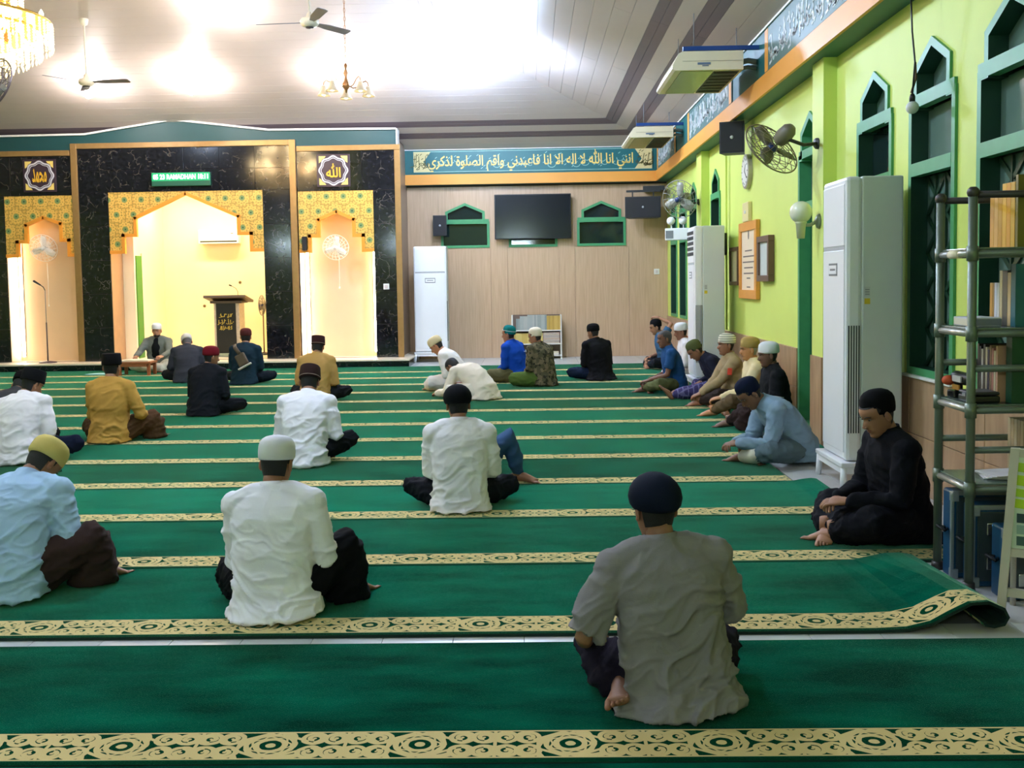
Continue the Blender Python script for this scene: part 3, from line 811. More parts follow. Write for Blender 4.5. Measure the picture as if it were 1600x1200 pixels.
def crystal_chandelier(x, y, z):
    t = thing('crystal_chandelier', 'large golden crystal chandelier at the top left corner', 'chandelier', (x, y, z))
    zc = roof_z(x, y) - z
    Mb = mat('chandelier_gold', (226, 178, 90), .25, metal=.7)
    Mc = mat('crystal', (255, 236, 190), .12, spec=.8, emit=(255, 222, 150), estr=.35, var=.05)  # slight glow put into the crystals in place of lamplight
    Mc.cycles.emission_sampling = 'NONE'
    MB().tube([(0, 0, 1.25), (0, 0, zc - .02)], .03, 10).build('stem', Mb, t)
    tiers = [(.92, .50, 60), (.80, .40, 52), (.66, .31, 42), (.50, .23, 30), (.32, .16, 18), (.62, .86, 40), (.34, 1.12, 22)]
    sb = MB()
    for j in range(7): sb.ball((0, 0, -.02 - j * .03), .015, 6, 4)
    sb.lathe([(.001, -.22), (.010, -.24), (.014, -.26), (.005, -.29), (.001, -.292)], 6)
    strand = sb.mesh('crystal_strand', Mc)
    for R, zt, n in tiers:
        tier = MB().lathe([(R - .012, zt + .012), (R + .008, zt + .014), (R + .008, zt - .012), (R - .012, zt - .012)], 40).build('tier_ring', Mb, t)
        for k in range(8):
            a = 2 * PI * k / 8
            if R > .6: MB().tube([(0, 0, zt + .3), (R * .6 * math.cos(a), R * .6 * math.sin(a), zt + .16), (R * math.cos(a), R * math.sin(a), zt)], .010, 6).build('arm', Mb, tier)
            if R > .6: MB().lathe([(.02, 0), (.03, .04), (.022, .1), (.0, .14)], 8, (R * .88 * math.cos(a + .39), R * .88 * math.sin(a + .39), zt + .03)).build('candle_bulb', M_bulbw, tier)
        for k in range(n):
            a = 2 * PI * k / n
            link('crystal_strand', strand, tier, (R * math.cos(a), R * math.sin(a), zt - .01), (0, 0, a))
crystal_chandelier(-6.3, 11.5, 4.02)

# niche lights
def strip_light(name, x, y, z0, z1, label, m=M_wled):
    t = thing('strip_light', label, 'light', (x, y, z0), group='upright strip lights in the niches')
    MB().box(-.03, .03, -.004, .012, 0, z1 - z0).build('channel', M_white, t)
    MB().box(-.022, .022, -.014, -.004, .02, z1 - z0 - .02).build('diffuser', m, t)
for x, l in ((-9.76, 'upright white strip light in the left niche'), (-4.25, 'upright white strip light at the left of the right niche'), (-2.97, 'upright white strip light at the right of the right niche')):
    strip_light('s', x, 19.46, .2, 2.9, l)
for x, l in ((-7.2, 'left recessed warm downlight in the central niche'), (-6.4, 'middle recessed warm downlight in the central niche'), (-5.6, 'right recessed warm downlight in the central niche')):
    t = thing('downlight', l, 'light', (x, 20.25, 3.6), group='downlights in the mihrab')
    MB().lathe([(.12, 0), (.13, -.012), (.10, -.016), (.10, 0)], 18).build('rim', M_white, t)
    MB().lathe([(0, -.004), (.098, -.004), (.098, -.012), (0, -.012)], 18).build('lens', mat('warm_lens', (255, 240, 200), .5, emit=(255, 228, 172), estr=WARM * 5), t)

# ================================================================== AIR CONDITIONERS
M_ac = mat('ac_white', (232, 234, 236), 0.35, var=0.02)
M_acs = mat('ac_side', (206, 212, 206), 0.4, var=0.03)
M_slot = mat('ac_slot', (40, 48, 52), 0.5)
M_grey = mat('grey_print', (120, 124, 128), 0.5)
def stool(x, y, rz, w, d, label, h=.2, z0=FZ):
    h = h + FZ - z0
    t = thing('plastic_stool', label, 'stool', (x, y, z0), rz, 'white stands under the air conditioners')
    MB().rbox(-w / 2, w / 2, -d / 2, d / 2, h - .035, h, .008).build('top', M_ac, t)
    for sx in (-1, 1):
        for sy in (-1, 1):
            px, py = sx * (w / 2 - .03), sy * (d / 2 - .03)
            MB().tube([(px, py, h - .03), (px + sx * .012, py + sy * .012, 0)], [.026, .02], 6, up=(1, 1, 0)).build('leg', M_ac, t)
    for sy in (-1, 1): MB().box(-w / 2 + .03, w / 2 - .03, sy * (d / 2 - .02) - .008, sy * (d / 2 - .02) + .008, h - .08, h - .035).build('apron', M_ac, t)
    for sx in (-1, 1): MB().box(sx * (w / 2 - .02) - .008, sx * (w / 2 - .02) + .008, -d / 2 + .03, d / 2 - .03, h - .08, h - .035).build('apron', M_ac, t)
def floor_ac(x, y, rz, label, w=.57, d=.40, h=2.01, z=.19):
    t = thing('floor_air_conditioner', label, 'air conditioner', (x, y, z), rz, 'floor-standing air conditioners')
    MB().rbox(-w / 2, w / 2, -d / 2 + .11, d / 2, 0, h, .012).build('body', M_acs, t)
    MB().rbox(-w / 2, w / 2, -d / 2, -d / 2 + .115, 0, h, .028).build('front_shell', M_ac, t)
    MB().rbox(-w / 2 + .03, w / 2 - .03, -d / 2 - .006, -d / 2 + .01, h * .76, h - .05, .004).build('air_outlet_flap', M_ac, t)
    MB().rbox(-w / 2 + .03, w / 2 - .03, -d / 2 - .006, -d / 2 + .01, .06, h * .745, .004).build('front_panel', M_ac, t)
    MB().box(-w / 2 + .03, w / 2 - .03, -d / 2 - .002, -d / 2 + .005, h * .744, h * .761)  .build('seam', mat('seam_pale', (176, 178, 182), .5), t)
    dp = MB().box(-.1, .1, -d / 2 - .009, -d / 2 - .005, h * .655, h * .70).build('display_plate', M_grey, t)
    MB().box(-.09, .09, -d / 2 - .011, -d / 2 - .008, h * .662, h * .693).build('display_face', M_ac, dp)
    MB().box(-.06, .06, -d / 2 - .012, -d / 2 - .010, h * .674, h * .681).build('display_text', M_grey, dp)
    for i in range(5):     # side air slots
        yy = -d / 2 + .018 + i * .018
        MB().box(w / 2 - .004, w / 2 + .002, yy, yy + .008, h * .1, h * .48).build('air_slot', M_slot, t)
    MB().box(w / 2 - .001, w / 2 + .0015, -d / 2 + .13, -d / 2 + .17, h * .555, h * .575).build('yellow_sticker', mat('yellow_sticker', (214, 190, 40), .5), t)
    MB().box(w / 2 - .001, w / 2 + .0015, -d / 2 + .13, -d / 2 + .17, h * .582, h * .615).build('rating_label', mat('pale_label', (196, 200, 196), .5), t)
    for i in range(3): MB().box(w / 2 + .001, w / 2 + .002, -d / 2 + .135, -d / 2 + .165, h * (.588 + i * .008), h * (.591 + i * .008)).build('label_line', M_grey, t)
stool(2.42, 7.54, -PI / 2, .66, .50, 'white plastic stool under the nearest floor air conditioner')
floor_ac(2.41, 7.535, -PI / 2, 'tall white floor air conditioner nearest the camera by the green wall')
stool(2.36, 13.88, -PI / 2, .62, .48, 'white plastic stool under the far air conditioner on the green wall', z0=.006)
floor_ac(2.355, 13.875, -PI / 2, 'tall white floor air conditioner behind the seated men by the green wall')
stool(-1.925, 19.72, 0, .66, .46, 'white stand under the air conditioner beside the mihrab')
floor_ac(-1.925, 19.72, 0, 'tall white floor air conditioner against the tan rear wall', w=.63)
for o in bpy.data.objects:
    if o.get('category') == 'air conditioner' and 'behind the seated' in o['label']:
        for i in range(5):
            for j in range(2):
                MB().rbox(-.26 + j * .27, -.03 + j * .27, -.212, -.2, 1.62 + i * .07, 1.665 + i * .07, .003).build('outlet_vane', M_slot, o)

def ceiling_ac(yn, yf, x0, x1, z0, z1, label):
    t = thing('ceiling_air_conditioner', label, 'air conditioner', ((x0 + x1) / 2, (yn + yf) / 2, z0), group='air conditioners hung from the cornice')
    ox, oy = (x0 + x1) / 2, (yn + yf) / 2; H = z1 - z0
    hx = (x1 - x0) / 2; L = (yf - yn) / 2
    Mi = mat('ac_ivory', (226, 216, 186), .4, var=.04)
    pr = [(hx, 0), (hx, H), (-hx + .06, H), (-hx + .02, H - .02), (-hx - .05, .05), (-hx - .05, .02), (-hx - .02, 0)]
    MB().prism(pr, 'y', -L, L).build('casing', Mi, t)
    MB().box(-hx + .05, hx - .32, -L + .05, L - .05, -.006, .004).build('outlet_grille', mat('ac_painted_reflection', (150, 160, 110), .25), t)  # greenish reflection painted into the colour of the underside
    ig = MB().box(hx - .30, hx - .03, -L + .08, L - .08, -.008, .004).build('intake_grille', mat('intake_dark', (64, 66, 58), .6), t)
    for i in range(7): MB().box(hx - .29, hx - .04, -L + .12 + i * (2 * L - .24) / 6.5, -L + .15 + i * (2 * L - .24) / 6.5, -.016, -.006).build('grille_bar', mat('intake_bar', (40, 42, 38), .6), ig)
    MB().box(-hx + .06, hx - .01, -L - .004, -L + .002, H * .47, H * .49).build('seam', mat('ivory_seam', (160, 152, 128), .5), t)
    MB().box(-hx + .22, -hx + .36, -L - .005, -L, H * .28, H * .4).build('brand_plate', mat('blue_grey_print', (96, 116, 140), .5), t)
    MB().box(-hx + .27, -hx + .34, -L - .005, -L, H * .2, H * .25).build('model_plate', mat('blue_grey_print', (96, 116, 140), .5), t)
    for yy in (-L + .12, L - .12):
        b = MB().box(-hx + .08, EX - ox, yy - .02, yy + .02, H + .03, H + .075).build('support_bar', mat('blue_steel', (24, 66, 130), .45), t)
        for xx in (-hx + .2, hx - .05):
            MB().tube([(xx, yy, H - .01), (xx, yy, roof_z(ox + xx, oy + yy) - z0 + .0)], .005, 6).build('hanger_rod', M_grey, b)
    for k, zz in enumerate((.05, .12)):
        MB().tube([(hx - .01, -L + .25, zz), (hx + .1, -L + .24, zz + .02), (EX - ox + .0, -L + .22, zz + .0)], .022 + .008 * k, 8).build('pipe', mat('pipe_grey', (120, 126, 120), .6), t)
ceiling_ac(11.2, 12.6, 1.60, 2.31, 3.74, 3.94, 'ivory ceiling air conditioner on blue bars, the nearer and larger of two')
ceiling_ac(16.7, 18.1, 1.66, 2.32, 3.79, 3.96, 'ivory ceiling air conditioner on blue bars, the farther one in the corner')
# split unit in the central niche
t = thing('wall_air_conditioner', 'white split air conditioner high in the lit central niche', 'air conditioner', (-6.42, 21.24, 2.38))
MB().rbox(-.42, .42, -.2, 0, .0, .29, .02).build('casing', M_ac, t)
MB().box(-.38, .38, -.204, -.19, .03, .06).build('outlet_slot', M_slot, t)
MB().rbox(-.39, .39, -.225, -.17, .004, .02, .004).build('louvre', M_ac, t)
MB().box(.26, .31, -.203, -.199, .2, .215).build('badge', mat('badge_red', (170, 90, 80), .5), t)

# ================================================================== WALL FANS
def fan_head(t, R, Mcage, Mblade, nrad=16, wire=.0035, hubcol=(40, 60, 110), rings=4):
    """fan facing +Y in its own space: cage, three blades, hub, motor"""
    cg = MB(); fr, bk = R * .34, -R * .12
    def prof(s): return [(R * s, 0)]
    for yy, rr in ((R * .10, R),):
        cg.tube([(rr * math.cos(a), yy, rr * math.sin(a)) for a in [2 * PI * k / 36 for k in range(37)]], wire * 2.0, 5, cap=False)
    for q in range(1, rings):
        s = q / rings
        for yy in (R * (.10 + .26 * (1 - s * s)), R * (.10 - .30 * (1 - s * s))):
            cg.tube([(R * s * math.cos(a), yy, R * s * math.sin(a)) for a in [2 * PI * k / 24 for k in range(25)]], wire, 4, cap=False)
    for k in range(nrad):
        a = 2 * PI * k / nrad; tw = .35
        for sg in (.26, -.30):
            pts = []
            for q in range(0, 6):
                s = .12 + .88 * q / 5; aa = a + tw * (1 - s)
                pts.append((R * s * math.cos(aa), R * (.10 + sg * (1 - s * s)), R * s * math.sin(aa)))
            cg.tube(pts, wire, 4, cap=False)
    cg.build('cage', Mcage, t)
    bl = MB()
    rows = []
    for q in range(6):
        s = .14 + .76 * q / 5; wd = R * (.09 + .15 * math.sin(PI * min(1, s * .9)))
        rows.append([(s * R, -wd * .25, -wd), (s * R, wd * .3, wd), (s * R, wd * .3 + .006, wd), (s * R, -wd * .25 + .006, -wd)])
    bl.loft(rows, 0, True)
    me = bl.mesh('blade', Mblade)
    for k in range(3): link('blade', me, t, (0, R * .06, 0), (0, k * 2 * PI / 3 + .4, 0))
    hb = MB().lathe([(R * .0, .02), (R * .15, .02), (R * .17, -.03), (0, -.04)], 14); hb.xf(Matrix.Rotation(-PI / 2, 4, 'X')); hb.xf(Matrix.Translation((0, R * .1, 0))); hb.build('hub', mat('fan_hub_%d' % hubcol[0], hubcol, .4), t)
    bd = MB().lathe([(0, R * .40), (R * .13, R * .40), (R * .13, R * .37), (0, R * .37)], 14); bd.xf(Matrix.Rotation(-PI / 2, 4, 'X')); bd.build('front_badge', mat('fan_hub_%d' % hubcol[0], hubcol, .4), t)
    mo = MB().lathe([(0, R * -.95), (R * .14, R * -.93), (R * .24, R * -.8), (R * .27, R * -.5), (R * .22, R * -.28), (R * .1, R * -.18), (0, R * -.16)], 16)
    mo.xf(Matrix.Rotation(-PI / 2, 4, 'X')); mo.build('motor', Mcage if hubcol[0] > 100 else mat('fan_motor', (112, 106, 86), .5), t)
def aim(o, d):
    o.rotation_mode = 'QUATERNION'
    o.rotation_quaternion = Vector(d).to_track_quat('Y', 'Z')
def local(o, p):
    return o.rotation_quaternion.inverted() @ (Vector(p) - Vector(o.location))
def wall_fan(loc, d, anchor, R, label, Mcage, Mblade, hubcol=(40, 60, 110), nrad=16, rings=4, wire=.0035, Marm=None):
    t = thing('wall_fan', label, 'fan', loc, group='fans on walls and pillars'); aim(t, d)
    fan_head(t, R, Mcage, Mblade, nrad, wire, hubcol, rings)
    p0 = Vector((0, -R * .6, -R * .22)); p1 = local(t, anchor)
    mid = p0.lerp(p1, .5) + t.rotation_quaternion.inverted() @ Vector((0, 0, -.03))
    MB().tube([p0, mid, p1], .016, 8).build('arm', Marm or mat('fan_arm', (50, 50, 46), .5), t)
    n = (p1 - mid).normalized()
    MB().tube([p1 - n * .02, p1 + n * .004], .05, 12).build('wall_plate', Marm or mat('fan_arm', (50, 50, 46), .5), t)
M_cage = mat('cage_grey', (128, 118, 92), .4, metal=.3)
M_cage2 = mat('cage_pale', (150, 150, 140), .4, metal=.3)
M_blade = mat('fan_blade_grey', (120, 114, 96), .4)
wall_fan((2.2, 9.36, 2.68), (-.42, .62, -.5), (2.60, 9.36, 2.70), .28, 'grey caged wall fan on the nearest lime pilaster', M_cage, M_blade)
wall_fan((2.31, 15.88, 2.73), (-.55, -.75, -.18), (2.60, 15.9, 2.68), .29, 'grey caged wall fan on the far lime pilaster near the corner', M_cage2, mat('fan_blade_clear', (176, 178, 170), .3))
M_wf = mat('white_fan', (240, 236, 226), .4, var=.02)
wall_fan((-9.17, 19.2, 2.28), (.05, -.9, -.3), (-9.13, 19.48, 2.2), .26, 'white wall fan in the left niche', M_wf, M_wf, (236, 232, 224), 20)
wall_fan((-3.65, 19.2, 2.2), (.05, -.9, -.25), (-3.62, 19.48, 2.12), .24, 'white wall fan in the right niche', M_wf, M_wf, (236, 232, 224), 20)
for x, z, l in ((-9.12, 1.2, 'left'), (-3.6, 1.45, 'right')):
    t = thing('pull_cord', 'thin white pull cord hanging from the fan in the %s niche' % l, 'cord', (x, 19.2, z))
    MB().tube([(0, 0, .0), (0.004, 0, .45), (0, 0, .8)], .0045, 5).build('string', M_wf, t)
    MB().lathe([(0, -.03), (.014, -.02), (.010, .01), (0, .015)], 8).build('knob', M_wf, t)
# pillar just outside the left edge and its fan
pl = struct(MB().rbox(-5.28, -4.9, 8.4, 8.78, FZ, roof_z(-5.1, 8.6), .01).build('trim_7', M_lime), 'lime green square pillar at the far left')
wall_fan((-4.47, 8.5, 3.20), (.35, .75, -.3), (-4.9, 8.55, 3.22), .245, 'grey caged fan cut by the left edge of the photo', mat('cage_dark', (110, 92, 92), .4, metal=.3), M_blade)
# standing fan behind the podium
t = thing('standing_fan', 'grey standing fan on a thin pole beside the podium', 'fan', (-5.36, 20.35, .13))
MB().lathe([(0, 0), (.19, 0), (.18, .025), (.03, .05), (0, .05)], 18).build('base', M_black, t)
MB().tube([(0, 0, .04), (0, 0, .86)], .013, 8).build('pole', mat('brass_pole', (120, 90, 60), .4, metal=.4), t)
hd = empty('fan_head', (0, 0, .98)); hd.parent = t; aim(hd, (-.75, -.5, 0)); fan_head(hd, .2, mat('cage_brown', (126, 112, 96), .4), M_blade, 14)

# ================================================================== THINGS ON THE MIHRAB
def roundel(x, word, label, S=.27):
    t = thing('calligraphy_plaque', label, 'plaque', (x, FY - .045, 3.61))
    MB().rbox(-S - .04, S + .04, -.004, .012, -S - .03, S + .03, .003).build('backing', mat('plaque_dark', (58, 40, 52), .3), t)
    for r0, r1, m in ((S * .98, S * .88, M_white), (S * .82, S * .78, M_white)):
        def rr(r, a): return r * (1 + .055 * math.cos(8 * a))
        n = 64; A = [2 * PI * k / n for k in range(n)]
        vs = [(rr(r, a) * math.cos(a), yy, rr(r, a) * math.sin(a)) for yy in (-.012, -.004) for r in (r0, r1) for a in A]
        fs = []
        for k in range(n):
            j = (k + 1) % n
            fs += [(k, j, n + j, n + k), (k, 2 * n + k, 2 * n + j, j), (n + k, n + j, 3 * n + j, 3 * n + k)]
        MB().add(vs, fs).build('scalloped_border', mat('plaque_silver', (206, 202, 208), .35), t)
    for sx in (-1, 1):
        for sz in (-1, 1):
            c = S * .98
            q = [(sx * c, sz * c), (sx * c * .52, sz * c), (sx * c * .62, sz * c * .86), (sx * c * .78, sz * c * .78), (sx * c * .86, sz * c * .62), (sx * c, sz * c * .52)]
            MB().prism(q, 'y', -.014, -.002).build('corner_ornament', M_goldtxt, t)
    me = text_mesh(word, S * 1.0, S * .95, .008, .02); me.materials.append(mat('plaque_gold', (232, 176, 52), .35)); link('calligraphy', me, t, (0, -.012, 0))
roundel(-3.63, '\ufdf2', 'dark plaque with gold calligraphy and scalloped border on the right wing')
roundel(-9.12, shape_arabic('محمد'), 'dark plaque with gold calligraphy and scalloped border on the left wing')
t = thing('led_clock', 'green glowing digital clock board on the black marble', 'clock', (-6.46, FY - .05, 3.5))
MB().rbox(-.55, .55, -.05, .015, -.13, .12, .01).build('case', mat('led_case', (20, 84, 58), .4), t)
MB().box(-.54, .54, -.056, -.045, -.035, .115).build('screen', mat('led_screen', (10, 130, 80), .4, emit=(20, 190, 110), estr=.06), t)
me = text_mesh('05 23 RAMADHAN 18:11', 1.02, .09, .006, .012); me.materials.append(mat('led_text', (230, 255, 240), .5, emit=(220, 255, 236), estr=.5)); link('led_text', me, t, (0, -.06, .04))

# podium
t = thing('podium', 'black podium with gold calligraphy and pale stone sides in the niche', 'podium', (-5.95, 20.0, .13))
Mst = mat('podium_stone', (198, 186, 170), .35, var=.3, scale=20)
MB().rbox(-.24, .26, -.16, .2, .06, 1.06, .006).build('body', Mst, t)
MB().rbox(-.19, .19, -.185, -.155, .07, 1.05, .004).build('front_panel', mat('podium_black', (26, 26, 24), .4), t)
MB().rbox(-.3, .32, -.22, .26, 0, .07, .008).build('plinth', mat('podium_plinth', (150, 160, 140), .4), t)
tp = MB().rbox(-.4, .42, -.3, .3, 0, .05, .008); tp.xf(Matrix.Translation((0, 0, 1.1)) @ Matrix.Rotation(math.radians(-10), 4, 'X')); tp.build('desk_top', mat('podium_wood', (92, 76, 62), .4), t)
MB().rbox(-.3, .32, -.2, .24, 1.04, 1.09, .006).build('cornice', mat('podium_wood', (92, 76, 62), .4), t)
for i, (zz, w, h) in enumerate(((.80, .28, .09), (.68, .3, .12), (.56, .24, .1))):
    strokes(w, h, 12, 40 + i, .012, .35).build('calligraphy', mat('podium_gold', (214, 186, 84), .4), t, (0, -.19, zz))
MB().tube([(.2, 0, 1.14), (.2, -.01, 1.26), (.17, -.04, 1.33), (.1, -.1, 1.38)], .005, 6).build('gooseneck', M_black, t)
MB().tube([(.1, -.1, 1.38), (.07, -.12, 1.395)], .014, 8, round_ends=True).build('microphone', M_black, t)
for x, z, l in ((-6.06, 1.58, 'upper'), (-6.82, 1.1, 'lower')):
    k = MB().lathe([(0, 0), (.03, 0), (.026, -.02), (0, -.03)], 10); k.xf(Matrix.Rotation(-PI / 2, 4, 'X'))
    tag(k.build('wall_peg', mat('knob_brown', (110, 84, 40), .4), None, (x, NYB, z)), 'small round brown peg on the niche wall, the %s one' % l, 'peg')
# microphone stand on the step
t = thing('microphone_stand', 'slim microphone stand on a round base before the left niche', 'microphone stand', (-9.04, 18.9, .13))
MB().lathe([(0, 0), (.16, 0), (.15, .02), (.03, .035), (0, .035)], 20).build('base', mat('stand_brown', (84, 64, 64), .4), t)
MB().tube([(0, 0, .03), (0, 0, .75)], .013, 8).build('lower_pole', mat('stand_brown', (84, 64, 64), .4), t)
MB().tube([(0, 0, .74), (.0, 0, 1.35)], .007, 8).build('upper_pole', M_grey, t)
MB().tube([(0, 0, 1.35), (-.02, -.02, 1.41), (-.1, -.06, 1.48)], .009, 6).build('clip_arm', M_black, t)
MB().tube([(-.06, -.05, 1.45), (-.16, -.08, 1.52)], [.014, .022], 8, round_ends=True).build('microphone', M_black, t)

# small black speaker tucked in the right niche arch
t = thing('niche_speaker', 'small black speaker beside the arch of the right niche', 'speaker', (-4.2, FY - .03, 2.28))
MB().rbox(-.045, .045, -.06, 0, -.14, .12, .008).build('cabinet', M_black, t)
MB().rbox(-.035, .035, -.066, -.055, -.12, .1, .004).build('grille', mat('speaker_grille', (30, 30, 34), .7), t)

# ================================================================== THINGS ON THE REAR WALL
t = thing('television', 'large black flat television on the tan rear wall', 'television', (.05, 20.35, 2.34))
MB().rbox(-.755, .755, -.05, 0, 0, .88, .008).build('bezel', M_black, t)
MB().box(-.735, .735, -.053, -.045, .02, .86).build('screen', mat('tv_screen', (14, 20, 32), .12, spec=.6), t)
MB().box(-.2, .2, 0, .13, .3, .6).build('wall_bracket', M_black, t)
def speaker(name, label, loc, w, d, h, rz=0):
    t = thing(name, label, 'speaker', loc, rz)
    MB().prism([(-w / 2, -d / 2), (w / 2, -d / 2), (w / 2 * .8, d / 2), (-w / 2 * .8, d / 2)], 'z', 0, h).build('cabinet', mat('speaker_black', (22, 24, 30), .5), t)
    g = MB().rbox(-w / 2 + .015, w / 2 - .015, -d / 2 - .01, -d / 2 + .002, .015, h - .015, .004).build('grille', mat('speaker_grille', (30, 30, 36), .7), t)
    k = MB().lathe([(0, 0), (.022, 0), (.02, .008), (0, .01)], 10); k.xf(Matrix.Rotation(PI / 2, 4, 'X')); k.build('badge', mat('badge_silver', (190, 190, 196), .3), g, (0, -d / 2 - .01, h * .5))
    return t
t = speaker('wall_speaker', 'small black speaker left of the rear window', (-1.8, 20.36, 2.43), .27, .22, .40, .15)
MB().box(-.04, .04, .1, .15, .15, .25).build('bracket', M_black, t)
t = speaker('wall_speaker', 'wide black speaker on a bracket in the rear right corner', (2.18, 19.95, 2.69), .68, .4, .40, -.12)
for xx in (-.2, .2): MB().box(xx - .012, xx + .012, -.02, .02, .4, .52).build('hanger', M_black, t)
MB().box(-.32, .34, -.03, .03, .5, .54).build('bracket_bar', M_black, t)
MB().box(.0, .42, .05, .5, .54, .62).build('bracket_box', M_black, t)
def socket(loc, label, rz=0):
    t = thing('wall_socket', label, 'socket', loc, rz)
    MB().rbox(-.055, .055, -.012, 0, -.055, .055, .006).build('plate', M_white, t)
    MB().rbox(-.028, .028, -.017, -.008, -.028, .028, .004).build('insert', mat('socket_pink', (206, 190, 188), .5), t)
socket((2.5, BY - .018, 1.66), 'white wall socket low on the tan wall near the corner')
socket((-2.7, FY - .032, 1.45), 'white wall socket on the black marble column')

def bookcase():
    t = thing('bookcase', 'low white metal bookcase against the rear wall', 'bookcase', (.09, 20.2, FZ))
    Mw = mat('bookcase_white', (222, 220, 212), .4)
    for xx in (-.49, .47): 
        for yy in (-.15, .15): MB().box(xx, xx + .025, yy - .012, yy + .012, 0, .86).build('post', Mw, t)
    for z in (.05, .28, .545): MB().rbox(-.49, .495, -.17, .17, z, z + .02, .003).build('shelf', Mw, t)
    MB().box(-.49, .495, .155, .17, .05, .86).build('back_panel', mat('bookcase_back', (110, 92, 80), .6), t)
bookcase()
def book(loc, w, h, d, col, label, group, rz=0, tilt=0, name='book', mat_pages=True):
    """upright book, spine facing -Y, standing on loc"""
    t = thing(name, label, 'book', loc, rz, group)
    if tilt: t.rotation_euler = (0, tilt, rz)
    mc = mat('cover_%d_%d_%d' % col, col, .45, var=.08)
    c = MB(); th = min(.004, w * .12)
    c.rbox(-w / 2, w / 2, 0, th, 0, h, th * .3); c.box(-w / 2, -w / 2 + th, th * .5, d, 0, h); c.box(w / 2 - th, w / 2, th * .5, d, 0, h)
    c.build('cover', mc, t)
    MB().box(-w / 2 + th, w / 2 - th, th, d - .004, .004, h - .004).build('pages', mat('paper', (220, 212, 190), .8), t)
    return t
rnd = random.Random(5)
x = -.40; i = 0
ROW = 'books along the top shelf of the rear bookcase'
while x < .46:
    w = rnd.uniform(.028, .042); g = x < .2
    hh = (.22 if x < -.33 else .27 if x < -.2 else .295) if g else .275
    col = rnd.choice([(150, 158, 152), (166, 172, 166), (134, 146, 142), (176, 178, 170)]) if g else rnd.choice([(196, 162, 78), (206, 174, 92), (184, 150, 70)])
    book((.09 + x + w / 2, 20.08, FZ + .566), w - .002, hh, .19, col, '%s book on top of the rear bookcase, %s from the left' % ('grey-green' if g else 'mustard yellow', nth(i)), ROW)
    x += w; i += 1
x = -.44; i = 0
while x < .1:
    w = rnd.uniform(.03, .045)
    book((.09 + x + w / 2, 20.07, FZ + .302), w - .002, .2, .17, rnd.choice([(196, 170, 90), (206, 186, 110)]), 'yellow book on the middle shelf of the rear bookcase, %s from the left' % nth(i), 'books on the middle shelf of the rear bookcase')
    x += w; i += 1
for k in range(7):
    o = thing('stacked_book', 'dark book lying in the rear bookcase stack, %s from the bottom' % ORD[k].replace('nearest', 'first'), 'book', (.09 + .29, 20.15, FZ + .302 + k * .031), group='books lying in the rear bookcase')
    MB().rbox(-.165, .165, -.1, .1, 0, .028, .004).build('cover', mat('flat_cover_%d' % (k % 3), [(120, 60, 62), (96, 74, 96), (150, 92, 70)][k % 3], .5), o)
    MB().box(-.155, .155, -.102, -.095, .006, .022).build('pages', mat('paper', (220, 212, 190), .8), o)
for k in range(2):
    o = thing('stacked_book', 'pale %s flat book low in the rear bookcase' % ('cream' if k else 'white'), 'book', (.42, 20.13, FZ + .071 + k * .035), group='books low in the rear bookcase')
    MB().rbox(-.1, .1, -.1, .1, 0, .032, .004).build('cover', mat('pale_cover_%d' % k, [(232, 230, 226), (226, 216, 190)][k], .5), o)
    MB().box(-.095, .095, -.102, -.095, .006, .026).build('pages', mat('paper', (220, 212, 190), .8), o)

# ================================================================== THINGS ON THE RIGHT WALL
# corner speaker below the cornice
t = speaker('wall_speaker', 'black speaker hung under the cornice behind the near wall fan', (2.5, 12.72, 3.02), .30, .24, .38, -.35)
MB().tube([(0, .05, .38), (.02, .05, .43)], .02, 8).build('bracket', M_grey, t)
# clock
def disc(mb, r, y0, y1, seg=28):
    d = MB().lathe([(0, y0), (r, y0), (r, y1), (0, y1)], seg, smooth=False); d.xf(Matrix.Rotation(PI / 2, 4, 'X')); return d
t = thing('wall_clock', 'round wall clock with a pale rim on the lime wall', 'clock', (WX, 12.86, 2.82), -PI / 2)
disc(None, .215, 0, .05).build('rim', mat('clock_rim', (176, 168, 150), .3, metal=.4), t)
disc(None, .185, .05, .056).build('face', mat('clock_face', (226, 226, 218), .4), t)
for a, l in ((.6, .1), (2.2, .15)):
    MB().box(-.006, .006, -.06, -.056, 0, l).build('hand', M_black, t, rot=(0, a, 0))
for k in range(12): MB().box(-.006, .006, -.059, -.055, .145, .17).build('hour_mark', M_black, t, rot=(0, k * PI / 6, 0))
t = thing('switch_box', 'flat cream switch box below the wall clock', 'switch box', (WX, 12.86, 2.32), -PI / 2)
MB().rbox(-.17, .17, -.05, 0, -.12, .12, .008).build('box', mat('cream_box', (226, 214, 150), .5), t)
MB().rbox(-.03, .03, -.058, -.045, -.02, .02, .004).build('switch', M_white, t)
